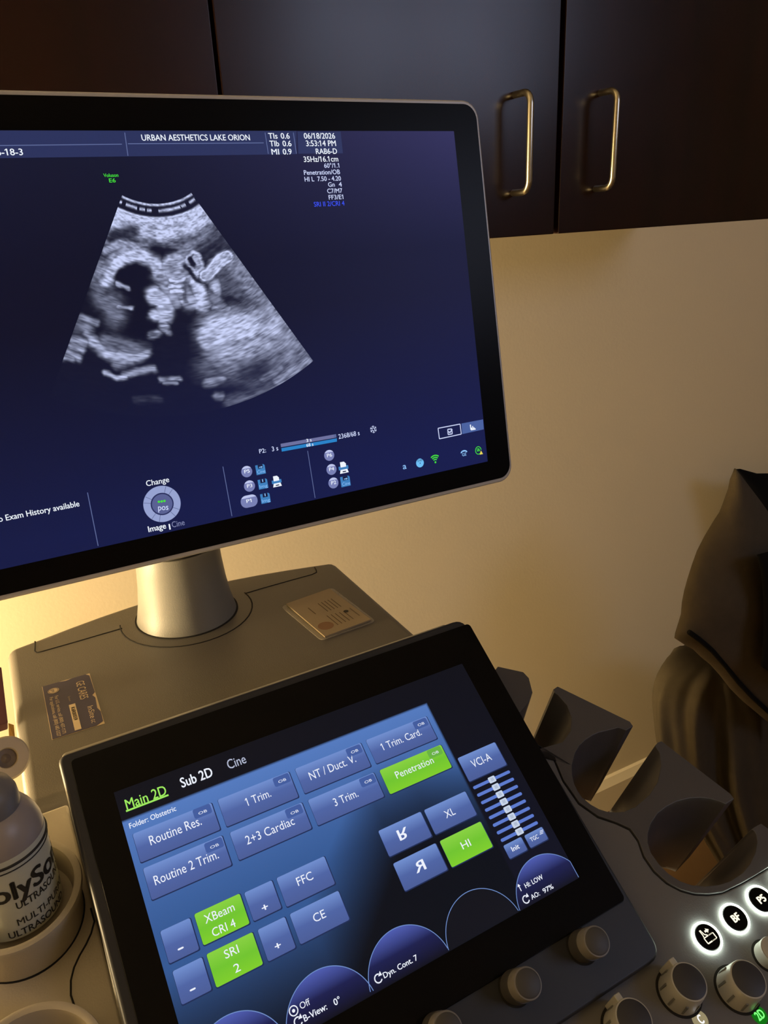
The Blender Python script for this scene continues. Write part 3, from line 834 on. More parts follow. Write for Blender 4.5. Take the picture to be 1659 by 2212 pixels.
key([(130, 487), (388, 386), (414, 475), (156, 579)], [('Routine Res.', (190, 525), (358, 463), 32, B)], tab=(357, 414))
key([(407, 376), (640, 284), (668, 370), (435, 462)], [('1 Trim.', (502, 398), (583, 369), 28, B)], tab=(615, 312))
key([(658, 276), (872, 190), (904, 267), (690, 356)], [('NT / Duct. V.', (710, 313), (860, 258), 28, B)], tab=(850, 217))
key([(889, 182), (1086, 104), (1119, 177), (922, 259)], [('1 Trim. Card.', (943, 217), (1073, 169), 25, B)], tab=(1066, 129))
key([(161, 600), (422, 493), (452, 590), (195, 700)], [('Routine 2 Trim.', (205, 655), (413, 570), 32, B)], tab=(395, 524))
key([(446, 482), (682, 385), (711, 470), (476, 573)], [('2+3 Cardiac', (503, 523), (660, 460), 30, B)], tab=(655, 414))
key([(700, 377), (915, 287), (948, 368), (732, 458)], [('3 Trim.', (789, 398), (867, 370), 28, B)], tab=(894, 314))
key([(933, 280), (1134, 196), (1167, 272), (967, 357)], [('Penetration', (990, 308), (1113, 261), 25, B)], True, tab=(1112, 222))
key([(1078, 407), (1212, 350), (1250, 425), (1113, 489)], [('XL', (1150, 437), (1182, 425), 27, B)])
key([(928, 475), (1066, 417), (1104, 494), (965, 562)], [('R', (1000, 510), (1033, 497), 38, dict(flipy=True, bold=0.01))])
key([(975, 582), (1115, 519), (1154, 602), (1017, 674)], [('R', (1053, 616), (1087, 602), 38, dict(flipx=True, bold=0.01))])
key([(1128, 508), (1262, 448), (1301, 528), (1168, 597)], [('HI', (1204, 538), (1232, 526), 27, B)], True)
key([(597, 632), (753, 558), (788, 650), (632, 724)], [('FFC', (669, 657), (720, 637), 30, B)])
key([(640, 747), (799, 672), (835, 764), (677, 848)], [('CE', (722, 776), (761, 760), 30, B)])
key([(330, 745), (478, 684), (510, 772), (362, 856)], [('XBeam', (368, 780), (464, 738), 30, B), ('CRI 4', (393, 823), (468, 790), 30, B)], True)
key([(219, 803), (318, 760), (345, 862), (250, 910)], [('-', (280, 874), (299, 866), 34, dict(bold=0.02))])
key([(493, 678), (582, 638), (614, 725), (525, 774)], [('+', (554, 742), (574, 734), 26, dict(bold=0.012))])
key([(370, 877), (520, 807), (554, 910), (403, 988)], [('SRI', (433, 894), (478, 874), 30, B), ('2', (464, 940), (483, 932), 30, B)], True)
key([(258, 932), (357, 889), (386, 992), (292, 1045)], [('-', (319, 1007), (338, 999), 34, dict(bold=0.02))])
key([(536, 797), (627, 757), (659, 858), (571, 902)], [('+', (596, 867), (616, 859), 26, dict(bold=0.012))])
key([(1186, 240), (1308, 189), (1346, 261), (1226, 318)], [('VCI-A', (1238, 273), (1299, 246), 28, B)])
key([(1335, 524), (1394, 497), (1413, 540), (1356, 568)], [('Init', (1365, 545), (1389, 533), 18, dict(bold=0.01))])
tg = key([(1404, 490), (1463, 464), (1480, 506), (1422, 532)], [('TGC', (1426, 513), (1451, 501), 15, dict(bold=0.008))])
for k in range(3):
    a, b = Z5((1453, 479 + k * 5), (1464, 474 + k * 5)); flat('button_mark', TOU, [stroke(TOU.uv(*a), TOU.uv(*b), 0.0004)], T3, KW, tg)
def tt(s, p0, p1, cap, m, bold=0.004, name='display_text', **k):
    a, b = Z5(p0, p1); return text(name, TOU, s, a, b, cap / 1.508, m, tsc, h=T3, bold=bold, **k)
LG = g('lime', 158, 232, 96)
tt('Main 2D', (112, 409), (244, 361), 34, LG, 0.006)
a, b = Z5((109, 414), (248, 364)); flat('text_underline', TOU, [stroke(TOU.uv(*a), (TOU.uv(*b)[0], TOU.uv(*a)[1]), 0.0011)], T3, LG, tsc)
tt('Sub 2D', (291, 338), (394, 300), 33, KW, 0.012); tt('Cine', (443, 278), (502, 257), 32, g('soft_white', 178, 184, 208), 0.004)
tt('Folder: Obstetric', (122, 471), (274, 414), 18, KW, 0.006)
# gain sliders
for k in range(8):
    t = k / 7
    a = (1237 + 90 * t, 336 + 172 * t); b = (1358 + 90 * t, 285 + 165 * t); c = (1298 + 89 * t, 309 + 169 * t)
    A_, B_ = (Vector(TOU.uv(*q)) for q in Z5(a, b)); C_ = TOU.uv(*Z5(c)[0])
    vm = (A_.y + B_.y) / 2
    o = flat('gain_slider', TOU, [rrect(A_.x, vm - 0.00105, B_.x, vm + 0.00105, 0.001, 4)], T1, g('slider_track', 92, 122, 205), US)
    flat('slider_handle', TOU, [rrect(C_[0] - 0.0028, vm - 0.0021, C_[0] + 0.0028, vm + 0.0021, 0.0007, 3)], T2, g('slider_handle', 200, 212, 232), o)
    flat('slider_grip', TOU, [stroke((C_[0] + d, vm - 0.0011), (C_[0] + d, vm + 0.0011), 0.0002) for d in (-0.0008, 0, 0.0008)], T3, g('slider_grip', 70, 90, 130), o)
# encoder circles
def fit_circle(P):
    P = np.array(P); A_ = np.c_[2 * P, np.ones(len(P))]
    s = np.linalg.lstsq(A_, (P ** 2).sum(1), rcond=None)[0]
    return (s[0], s[1]), math.sqrt(s[2] + s[0] ** 2 + s[1] ** 2)
domes = [[(1370, 690), (1385, 620), (1420, 570), (1470, 549), (1530, 560)], [(1145, 800), (1160, 740), (1200, 685), (1262, 659), (1320, 675), (1360, 705), (1383, 742)],
         [(900, 935), (920, 860), (970, 800), (1033, 782), (1085, 795), (1130, 840)], [(630, 1080), (650, 1010), (700, 945), (782, 916), (850, 930), (890, 960)], [(398, 1104), (440, 1075), (500, 1062), (560, 1075), (600, 1102)]]
fits = [fit_circle([TOU.uv(*p) for p in Z5(*d)]) for d in domes]
rm_ = float(np.median([f[1] for f in fits[:4]]))
DOME = grad('dome_blue', (10, 11, 26), (26, 30, 78), (78, 92, 176)); CIRC = g('dome_line', 110, 140, 200)
for i, (d, (c, r)) in enumerate(zip(domes, fits)):
    top = max(TOU.uv(*p)[1] for p in Z5(*d)); cx_ = c[0]; rr_ = rm_
    cy_ = top - rr_ 
    vb = -TH_ + 0.0002
    pts = [(cx_ + rr_ * math.cos(rad(a)), cy_ + rr_ * math.sin(rad(a))) for a in range(-80, 261, 4)]
    pts = [(min(p[0], -0.0003), p[1]) for p in pts if p[1] >= vb]
    o = flat('encoder_display', TOU, [pts + [(pts[-1][0], vb), (pts[0][0], vb)]], T1, DOME if i != 1 else g('dome_dark', 12, 14, 24), US)
    flat('encoder_outline', TOU, polyline(pts, 0.00045), T2, CIRC, o)
tt('HI: LOW', (1408, 664), (1466, 633), 18, KW, 0.01); tt('AO:', (1428, 701), (1455, 688), 18, KW, 0.01); tt('97%', (1467, 681), (1500, 665), 18, KW, 0.01)
tt('Dyn. Cont. 7', (948, 957), (1060, 901), 21, KW, 0.01); tt('Off', (677, 1058), (709, 1041), 24, KW, 0.0); tt('B-View:', (689, 1098), (765, 1061), 24, KW, 0.01); tt('0°', (787, 1046), (808, 1035), 24, KW, 0.01)
for p in ((1408, 700), (928, 957), (668, 1097)):
    q = Z5(p)[0]; c = TOU.uv(*q); k = 0.0022
    flat('turn_icon', TOU, polyline([(c[0] + k * math.cos(rad(a)), c[1] + k * math.sin(rad(a))) for a in range(60, 331, 15)], 0.0007) + [[(c[0] + k * 0.2, c[1] + k * 0.4), (c[0] + k * 1.3, c[1] + k * 0.3), (c[0] + k * 1.1, c[1] + k * 1.4)]], T3, KW, tsc)
c = TOU.uv(*Z5((1388, 663))[0])
flat('arrow_icon', TOU, [stroke((c[0], c[1] - 0.002), (c[0], c[1] + 0.0015), 0.0006), [(c[0] - 0.0012, c[1] + 0.001), (c[0] + 0.0012, c[1] + 0.001), (c[0], c[1] + 0.0026)]], T3, KW, tsc)
c = TOU.uv(*Z5((653, 1062))[0])
flat('target_icon', TOU, polyline(disc(c, 0.0024, 20), 0.0006, True) + [disc(c, 0.0009, 14)], T3, KW, tsc)

# ---- control desk
ZB6 = Zm(1360, 1600, 1659 / 299); ZB5 = Zm(1050, 1420, 1659 / 370)
groove = [(1140, 1600), (1196, 1640), (1216, 1688), (1250, 1737), (1291, 1766), (1330, 1779), (1360, 1793), (1378, 1818), (1390, 1852), (1412, 1884), (1440, 1909), (1470, 1925), (1500, 1933), (1530, 1934), (1560, 1930), (1600, 1911), (1630, 1894), (1659, 1876), (1700, 1850)]
def cu(*pts): return [CON.uv(*p) for p in pts]
gz = cu(*groove)
vtop = CON.uv(1130, 1480)[1] + 0.015
desk_poly = [(-0.60, 0.262), (-0.318, 0.262), (gz[0][0] - 0.01, 0.245)] + gz + [(gz[-1][0] + 0.03, gz[-1][1] + 0.012), (gz[-1][0] + 0.055, gz[-1][1] + 0.006), (gz[-1][0] + 0.068, gz[-1][1] - 0.02), (gz[-1][0] + 0.068, -0.11), (gz[-1][0] + 0.05, -0.13), (-0.60, -0.13)]
desk = prism('control_desk', CON, desk_poly, -0.045, 0.0, M['grey'], US, bevel=0.0012, segs=3)
# left side shelf of the same desk plastic, lamplight put into a paler colour
def arcpts(c, r, a0, a1, n=14): return [(c[0] + r * math.cos(rad(a0 + (a1 - a0) * k / n)), c[1] + r * math.sin(rad(a0 + (a1 - a0) * k / n))) for k in range(n + 1)]
uL = TOU.W(-0.2866, -0.1, 0).x
uedge = float((np.array(TOU.o) - CON.o) @ CON.u) - 0.2866
prism('desk_side_shelf', CON, [(-0.598, -0.128), (uedge - 0.0005, -0.128), (uedge - 0.0005, 0.268), (-0.42, 0.268), (-0.598, 0.25)], -0.02, 0.0030, M['cream'], US, bevel=0.002, segs=3)
# probe rack with four fingers, cut by the round cradles
holeA = [(1352, 1579), (1335, 1573)] + ZB5((1180, 712), (1090, 733), (1030, 760), (960, 805), (900, 862), (855, 940), (828, 1050), (832, 1150), (850, 1230), (885, 1300), (925, 1360), (1010, 1430), (1090, 1475), (1170, 1500), (1250, 1507), (1330, 1500)) + [(1372, 1744), (1402, 1718), (1420, 1690), (1427, 1655), (1424, 1628), (1414, 1612)]
holeB = ZB6((1150, 765), (1080, 735), (960, 700), (850, 687), (700, 697), (560, 733), (440, 795), (330, 880), (250, 1000), (214, 1120), (215, 1230), (250, 1350), (350, 1490), (460, 1600), (600, 1690), (740, 1738), (900, 1752), (1060, 1735), (1200, 1690), (1350, 1590), (1440, 1480), (1500, 1350), (1524, 1230), (1512, 1130), (1485, 1085), (1455, 1068))
hole0 = [(1150, 1497), (1140, 1520), (1118, 1545), (1098, 1580), (1098, 1612), (1130, 1625), (1178, 1615), (1215, 1604), (1232, 1580), (1234, 1552), (1224, 1525), (1205, 1503), (1197, 1497)]
rack_px = [(1075, 1441), (1130, 1453), (1142, 1466)] + hole0 + [(1195, 1490), (1204, 1484)] + [(1360, 1560), (1367, 1570)] + holeA + [(1420, 1605), (1428, 1602)] + [(1577, 1716), (1585, 1727)] + holeB + [(1630, 1787), (1643, 1780), (1700, 1822)]
inner = [(p[0] + 0.7, p[1] - 2.0) for p in reversed(groove)]
rtop = cu(*rack_px) + cu(*inner) + cu((1080, 1590), (1030, 1500))
# the cradles narrow towards their lower ends
rbot = list(rtop)
def narrow(hole, ctr, f):
    c = CON.uv(*ctr)
    for q in cu(*hole):
        i = rtop.index(q); rbot[i] = (q[0] + (c[0] - q[0]) * f, q[1] + (c[1] - q[1]) * f)
narrow(holeA, (1331, 1664), 0.30); narrow(holeB, (1516, 1818), 0.30); narrow(hole0, (1165, 1560), 0.3)
n_ = len(rtop); vs_ = [CON.W(u, v, 0.001) for u, v in rtop] + [CON.W(u, v, -0.092) for u, v in rbot]
rk = new('probe_holder', vs_, [tuple(range(n_)), tuple(range(2 * n_ - 1, n_ - 1, -1))] + [(i, (i + 1) % n_, n_ + (i + 1) % n_, n_ + i) for i in range(n_)], M['rack'], US, bevel=0.0016, segs=3)
prism('desk_gap', CON, [(u, v) for u, v in cu(*groove[1:])] + cu(*reversed([(p[0] + 2, p[1] - 6) for p in groove[1:]])), -0.04, -0.006, M['seam'], US)

# knobs, all standing square to the surface they sit on
def knob(name, pl, cap_px, h, rt, rb, side, cap, lower=None, pointer=False, slots=False):
    p = pl.off(h).hit(*cap_px); c = Vector((p[0], p[1], p[2] + CAMZ)); n = Vector(pl.n); base = c - n * h
    k = lathe(name, base, n, [(rb, 0), (rb, 0.001), (rb - (rb - rt) * 0.4, h * 0.45), (rt + 0.0003, h - 0.001), (rt, h - 0.0002), (rt - 0.0012, h)], side, US, n=48)
    lathe('knob_cap', base, n, [(rt - 0.0008, h - 0.0008), (rt - 0.0008, h + 0.0002), (rt - 0.0016, h + 0.0006)], cap, k, n=48)
    if lower:
        lathe('knob_skirt', base, n, [(rb + 0.0004, 0.0), (rb + 0.0002, h * 0.52), (rb - 0.002, h * 0.53)], lower, k, n=48)
    u = Vector(pl.u); v = Vector(pl.v)
    if pointer:
        q = base + v * rt * 1.0
        vs_ = []
        for hh, wd in ((0.0, 0.0030), (h - 0.001, 0.0022)):
            for su, sv in ((-1, -0.002), (1, -0.002), (1, 0.0042), (-1, 0.0042)):
                vs_.append(q + u * su * wd + v * sv + n * hh)
        new('knob_pointer', vs_, [(0, 3, 2, 1), (4, 5, 6, 7), (0, 1, 5, 4), (1, 2, 6, 5), (2, 3, 7, 6), (3, 0, 4, 7)], side, k, bevel=0.0006)
    if slots:
        for a in range(-90, 270, 40):
            d = u * math.cos(rad(a)) + v * math.sin(rad(a)); e = n.cross(d)
            q = base + d * (rb - 0.0002)
            vs_ = [q + e * s1 * 0.0007 + n * z + d * dd for z in (h * 0.12, h * 0.62) for s1, dd in ((-1, -0.001), (1, -0.001), (1, 0.0004 - (rb - rt) * 0.45 * (z / h)), (-1, 0.0004 - (rb - rt) * 0.45 * (z / h)))]
            new('knob_slot', vs_, [(0, 3, 2, 1), (4, 5, 6, 7), (0, 1, 5, 4), (1, 2, 6, 5), (2, 3, 7, 6), (3, 0, 4, 7)], M['kslot'], k)
    lathe('knob_gap', base, n, [(rb + 0.0016, -0.0003), (rb + 0.0016, 0.0004)], M['seam'], k, n=40)
    return k
for p in ((1290, 2033), (1141, 2124), (968, 2222)):
    knob('encoder_knob', TOU, p, 0.021, 0.0086, 0.0092, M['kband'], M['ksmall'], lower=M['ksmall'])
knob('rotary_knob', CON, (1489, 2120), 0.018, 0.0112, 0.0132, M['kside'], M['kcap'], pointer=True, slots=True)
knob('rotary_knob', CON, (1617, 2114), 0.018, 0.0112, 0.0132, M['kside'], M['kcap'], slots=True)
knob('rotary_knob', CON, (1370, 2200), 0.018, 0.0112, 0.0132, M['kside'], M['kcap'], pointer=True, slots=True)
knob('rotary_knob', CON, (1672, 2052), 0.010, 0.0085, 0.009, M['kside'], M['kside'])

# backlit round keys
RING = glow('key_ring_light', lin((236, 250, 226)), 20.0); LEG = glow('key_legend_light', lin((255, 246, 214)), 1.3)
def lit_key(p, word=None):
    c = CON.uv(*p); C3 = CON.W(c[0], c[1], 0); n = Vector(CON.n)
    k = lathe('lit_key', C3, n, [(0.0088, -0.001), (0.0088, 0.0014), (0.0082, 0.0020), (0.0, 0.0021)], M['gloss'], US, n=48, caps=False)
    lathe('key_ring', C3, n, [(0.0088, -0.0005), (0.0090, 0.0016), (0.0096, 0.0022), (0.0100, 0.0016), (0.0102, -0.0005)], RING, k, n=64, caps=False)
    if word:
        a = CON.px(c[0] - 0.0032, c[1] - 0.0020); b = CON.px(c[0] + 0.0032, c[1] - 0.0020)
        V_, F_ = glyphs(word, 0.03); x0 = min(v[0] for v in V_); x1 = max(v[0] for v in V_); sx = 0.0068 / (x1 - x0); sy = 0.0046 / CAPH
        new('key_legend', [CON.W(c[0] + (x - (x0 + x1) / 2) * sx, c[1] - 0.0023 + y * sy, 0.0023) for x, y in V_], F_, LEG, k)
    return k, c
k1, c1 = lit_key((1526.7, 2026))
def kp(*pts): return [(c1[0] + a * 0.0010, c1[1] + b * 0.0010) for a, b in pts]
ic = polyline(kp((-3.6, 0.4), (-3.6, -3.4), (0.6, -3.4)), 0.0008) + polyline(kp((-3.6, 0.4), (0.6, 0.4)), 0.0006) + polyline(kp((-3.2, 0.8), (-2.8, 2.2), (-2.9, 5.4)), 0.0007) + polyline(kp((0.4, 0.8), (-1.4, 2.0), (-2.2, 5.4)), 0.0007)
for k in range(4):
    ic += [stroke(*kp((1.2 + k * 1.0, 0.4), (1.7 + k * 1.0, 0.4)), 0.0007), stroke(*kp((1.2 + k * 1.0, -3.4), (1.7 + k * 1.0, -3.4)), 0.0007)]
ic += [stroke(*kp((5.0, 0.4), (5.0, -3.4)), 0.0008), stroke(*kp((0.2, 3.2), (2.0, 3.2)), 0.0013), kp((1.8, 4.8), (4.0, 3.2), (1.8, 1.6))]
flat('key_legend', CON, ic, 0.0023, LEG, k1)
lit_key((1586.5, 1985), 'BF'); lit_key((1642, 1945), 'P5'); lit_key((1697, 1905), 'P6')
# glowing mode letters beside the knobs
for p, word, colr, colb in (((1512, 2203), 'C', (250, 248, 255), (150, 138, 104)), ((1640, 2193), '2D', (110, 255, 110), (8, 110, 14))):
    c = CON.uv(*p)
    b_ = lathe('mode_light', CON.W(c[0], c[1], 0), CON.n, [(0.0052, -0.001), (0.0052, 0.0003), (0.0001, 0.0004)], glow('mode_lens_' + word, lin(colb), 1.0), US, n=32, caps=False)
    V_, F_ = glyphs(word, 0.02); x0 = min(v[0] for v in V_); x1 = max(v[0] for v in V_); wd = 0.0032 * len(word); sx = wd / (x1 - x0); sy = 0.0048 / CAPH
    new('mode_letter', [CON.W(c[0] + (x - (x0 + x1) / 2) * sx, c[1] - 0.0024 + y * sy, 0.0008) for x, y in V_], F_, glow('mode_letter_' + word, lin(colr), 1.6), b_)

# ---- left shelf of the desk: cup well and seams
SHE = CON.off(0.0030)
cup_c = np.array([-0.05145, 0.4173, -0.3976 + 0.003])
cw = Vector((cup_c[0], cup_c[1], cup_c[2] + CAMZ))
axn = (Vector(CON.n) * 0.55 + Vector((0, 0, 1)) * 0.45).normalized()
lathe('bottle_cup', cw, axn, [(0.0346, -0.004), (0.0350, 0.006), (0.0366, 0.018), (0.0380, 0.0255), (0.0374, 0.0275), (0.0354, 0.0280), (0.0334, 0.0272), (0.0322, 0.023), (0.0305, 0.010), (0.0, 0.009)], M['cream'], US, n=64, caps=False)
cuv = ((np.array(cup_c) - SHE.o) @ SHE.u, (np.array(cup_c) - SHE.o) @ SHE.v)
tube('shelf_seam', [SHE.W(cuv[0] + 0.0351 * math.cos(t), cuv[1] + 0.0351 * math.sin(t), 0) for t in np.linspace(0, 2 * math.pi, 64)[:-1]], 0.0006, M['seam'], US, n=6, closed=True)
s_pts = [(196, 1962), (204, 1990), (197, 2016), (186, 2040), (172, 2064), (160, 2090), (153, 2118), (153, 2150), (163, 2180), (182, 2206), (200, 2230)]
tube('shelf_seam', [SHE.W(*SHE.uv(*p), 0) for p in s_pts], 0.0006, M['seam'], US, n=6)
# second cup at the lower left
c2 = SHE.hit(85, 2385); c2w = Vector((c2[0], c2[1], c2[2] + CAMZ))
lathe('bottle_cup', c2w, axn, [(0.0346, -0.004), (0.0350, 0.006), (0.0366, 0.018), (0.0380, 0.0255), (0.0374, 0.0275), (0.0354, 0.0280), (0.0334, 0.0272), (0.0322, 0.023), (0.0305, 0.010), (0.0, 0.009)], M['cream'], US, n=64, caps=False)

# ---- purple service label on the plate
LBL = PLT.off(0.0004)
u0, v0, u1, v1 = -0.0175, 0.6155, 0.0247, 0.7065
edge = [(u0, v0), (u1 - 0.006, v0), (u1, v0 + 0.004), (u1 + 0.0005, v0 + 0.02), (u1 - 0.0015, v0 + 0.027), (u1 - 0.0005, v0 + 0.045), (u1 - 0.0025, v0 + 0.051), (u1 + 0.0004, v0 + 0.055), (u1, v1 - 0.004), (u1 - 0.003, v1), (u0 + 0.027, v1), (u0 + 0.021, v1 - 0.0014), (u0 + 0.014, v1), (u0, v1)]
prism('label_backing', PLT, rrect(u0 - 0.0004, v0 - 0.0004, u1 + 0.0008, v1 + 0.0004), 0.0, 0.0002, M['paper'], US)
lab = prism('service_label', PLT, edge, 0.0, 0.0005, M['purple'], US)
def ltext(s, x, ya, yb, hgt, m=M['paper'], bold=0.0):
    """text running from the back of the plate to the front, read from the right side"""
    V_, F_ = glyphs(s, bold); x0 = min(v[0] for v in V_); x1 = max(v[0] for v in V_); sx = (ya - yb) / (x1 - x0); sy = hgt / CAPH
    new('label_text', [PLT.W(x + yy * sy, ya - (xx - x0) * sx, 0.0007) for xx, yy in V_], F_, m, lab)
ltext('GE CARES', u0 + 0.0290, v1 - 0.010, v1 - 0.043, 0.0072)
ltext('InSite', u0 + 0.0330, v1 - 0.058, v1 - 0.078, 0.0048); ltext('GC', u0 + 0.0330, v1 - 0.080, v1 - 0.086, 0.0030)
ltext('System', u0 + 0.0195, v1 - 0.031, v1 - 0.040, 0.0018, M['card'])
flat('label_strip', PLT, [rrect(u0 + 0.0185, v0 + 0.0020, u0 + 0.0240, v0 + 0.0450)], 0.0007, M['paper'], lab)
V_, F_ = glyphs('K6R00559', 0.012); x0 = min(v[0] for v in V_); x1 = max(v[0] for v in V_)
new('label_text', [PLT.W(u0 + 0.0197 + yy * 0.0032 / CAPH, v0 + 0.0395 - (xx - x0) * 0.022 / (x1 - x0), 0.0009) for xx, yy in V_], F_, M['ink'], lab)
ltext('For U.S. service, call (800) 437-1171', u0 + 0.0085, v1 - 0.024, v0 + 0.003, 0.0030)
ltext('For applications, call (800) 682-5327', u0 + 0.0040, v1 - 0.024, v0 + 0.001, 0.0030)
flat('label_emblem', PLT, [disc((u0 + 0.0085, v1 - 0.0135), 0.0050, 28)], 0.0007, M['paper'], lab)
flat('label_emblem_ring', PLT, polyline(disc((u0 + 0.0085, v1 - 0.0135), 0.0042, 26), 0.0005, True), 0.0009, M['purple'], lab)
V_, F_ = glyphs('ge', 0.0); x0 = min(v[0] for v in V_); x1 = max(v[0] for v in V_)
new('label_emblem_letters', [PLT.W(u0 + 0.0072 + yy * 0.0030 / CAPH, v1 - 0.0108 - (xx - x0) * 0.0054 / (x1 - x0), 0.0009) for xx, yy in V_], F_, M['purple'], lab)

# ------------------------------------------------------------------ things lying on the machine
CD = thing('business_card', 'tan printed card in a clear plastic sleeve lying on the grey machine top', 'card', PLT.W(0.272, 0.69))
ccn = [PLT.uv(*p) for p in ((607, 1312), (718, 1271), (812, 1343), (694, 1385))]
prism('plastic_sleeve', PLT, round_poly(ccn, 0.006), 0.0002, 0.0012, M['sleeve'], CD)
prism('sleeve_rim', PLT, round_poly(ccn, 0.006), 0.00005, 0.0002, M['card'], CD) if False else None
inn = [PLT.uv(*p) for p in ((619, 1309), (712, 1276), (802, 1343), (702, 1380))]
cdp = prism('printed_card', PLT, inn, 0.0014, 0.0030, M['card'], CD)
pc = Vector(inn[0]); ex = Vector(inn[1]) - pc; ey = Vector(inn[3]) - pc
def cq(a, b): return tuple(pc + ex * a + ey * b)
lines = []
for i in range(5): lines.append(stroke(cq(0.50 + 0.075 * i, 0.26), cq(0.50 + 0.075 * i, 0.52), 0.0010))
lines.append(stroke(cq(0.26, 0.28), cq(0.26, 0.48), 0.0012))
for i in range(5): lines.append(stroke(cq(0.40 + 0.085 * i, 0.60 + 0.01 * i), cq(0.40 + 0.085 * i, 0.88), 0.0010))
lines.append(stroke(cq(0.90, 0.62), cq(0.90, 0.86), 0.0010))
flat('card_print', PLT, lines, 0.0032, M['print'], cdp)
flat('card_spot', PLT, [disc(cq(0.78, 0.66), 0.0028, 20)], 0.0033, M['ink'], cdp)
flat('card_stain', PLT, [disc(cq(0.20, 0.80), 0.0085, 24)], 0.0031, M['stain'], cdp)

# ---- gel bottle standing in the cup
bb_ = cw + axn * 0.0095
BOT = thing('gel_bottle', 'pale squeeze bottle of ultrasound gel standing in the cream cup at the left', 'bottle', bb_)
zb = bb_.z
R_ = 0.0248
bc = (bb_.x, bb_.y)
body = lathe('bottle_body', (bc[0], bc[1], zb), (0, 0, 1), [(0.0, 0.0005), (0.019, 0.0003), (0.0228, 0.003), (R_ * 0.97, 0.008), (R_, 0.014), (R_, 0.0600), (R_ * 0.985, 0.0640), (R_ * 0.94, 0.0680), (R_ * 0.86, 0.0725), (R_ * 0.74, 0.0770), (R_ * 0.66, 0.0790), (R_ * 0.60, 0.0800)], M['bottle'], BOT, n=72, caps=False)
cap_ = lathe('bottle_cap', (bc[0], bc[1], zb + 0.0785), (0, 0, 1), [(0.0160, 0), (0.0163, 0.003), (0.0158, 0.010), (0.0135, 0.0155), (0.0085, 0.0185), (0.0062, 0.020), (0.0058, 0.024)], M['capgrey'], BOT, n=40)
lathe('cap_nozzle', (bc[0], bc[1], zb + 0.1020), (0, 0, 1), [(0.0055, 0), (0.0050, 0.012), (0.0030, 0.028), (0.0022, 0.034), (0.0, 0.0345)], M['kcap'], cap_, n=28)
lathe('bottle_label', (bc[0], bc[1], zb), (0, 0, 1), [(R_ + 0.0001, 0.004), (R_ + 0.0002, 0.0042), (R_ + 0.0002, 0.0598), (R_ + 0.0001, 0.06)], M['blabel'], BOT, n=72, caps=False)
def btext(s, a0, a1, z, hgt, bold=0.0, m=M['ink']):
    """lettering wrapped round the bottle; angles in degrees from the side facing -Y, growing to the right"""
    V_, F_ = glyphs(s, bold, 4); x0 = min(v[0] for v in V_); x1 = max(v[0] for v in V_); sy = hgt / CAPH
    me_v = []
    for x, y in V_:
        a = rad(a0 + (a1 - a0) * (x - x0) / (x1 - x0)); rr_ = R_ + 0.0005
        me_v.append((bc[0] + rr_ * math.sin(a), bc[1] - rr_ * math.cos(a), zb + z + y * sy))
    new('label_lettering', me_v, F_, m, body)
btext('PolySonic', -40, 118, 0.0325, 0.0122, 0.02)
btext('ULTRASOUND', 4, 86, 0.0250, 0.0050, 0.01)
btext('MULTI-PURPOSE', 0, 98, 0.0135, 0.0046, 0.004)
btext('ULTRASOUND', -14, 74, 0.0060, 0.0046, 0.008)
for zz, r in ((0.0555, 0.0009), (0.0520, 0.0004)):
    tube('label_line', [(bc[0] + (R_ + 0.0003) * math.cos(t), bc[1] + (R_ + 0.0003) * math.sin(t), zb + zz) for t in np.linspace(0, 2 * math.pi, 72)[:-1]], r, M['ink'], body, n=6, closed=True)

# ---- roll, amber tab and maroon card hanging at the machine's left side
def P3(x, y, yd):
    r = ray(x, y); r = r * (yd / r[1]); return Vector((r[0], r[1], r[2] + CAMZ))
RL = P3(14, 1638, 0.47)
rl = thing('tape_roll', 'round cream roll with a dark hub at the left edge above the gel bottle', 'roll', RL)
view = (Vector((0, 0, CAMZ)) - RL).normalized(); vax = (view + Vector((0.25, 0, 0.05))).normalized()
lathe('roll_body', RL, vax, [(0.0060, 0.001), (0.0066, 0.0022), (0.0125, 0.0026), (0.0137, 0.0012), (0.0139, -0.001), (0.0139, -0.014), (0.0125, -0.0155), (0.006, -0.0155)], M['roll'], rl, n=48, caps=False)
lathe('roll_hub', RL, vax, [(0.0063, 0.0014), (0.0058, -0.0005), (0.0030, -0.0012), (0.0, 0.0004)], M['hub'], rl, n=32, caps=False)
mc = [P3(-60, 1448, 0.72), P3(3, 1440, 0.72), P3(17, 1560, 0.66), P3(-60, 1585, 0.66)]
nn_ = (mc[1] - mc[0]).cross(mc[3] - mc[0]).normalized() * 0.012
mk = new('card_box', [*mc, *[p - nn_ if (p - nn_).y > p.y else p + nn_ for p in mc]], [(0, 1, 2, 3), (7, 6, 5, 4), (0, 4, 5, 1), (1, 5, 6, 2), (2, 6, 7, 3), (3, 7, 4, 0)], M['maroon'], bevel=0.001)
tag(mk, 'maroon box at the left edge of the photo beside the machine top', 'box')
am = new('amber_tab', [P3(18, 1562, 0.60), P3(30, 1566, 0.60), P3(33, 1600, 0.585), P3(20, 1602, 0.585), P3(18, 1562, 0.605), P3(30, 1566, 0.605), P3(33, 1600, 0.59), P3(20, 1602, 0.59)], [(0, 1, 2, 3), (7, 6, 5, 4), (0, 4, 5, 1), (1, 5, 6, 2), (2, 6, 7, 3), (3, 7, 4, 0)], M['amber'])
tag(am, 'small amber plastic tab between the maroon box and the cream roll', 'tab')

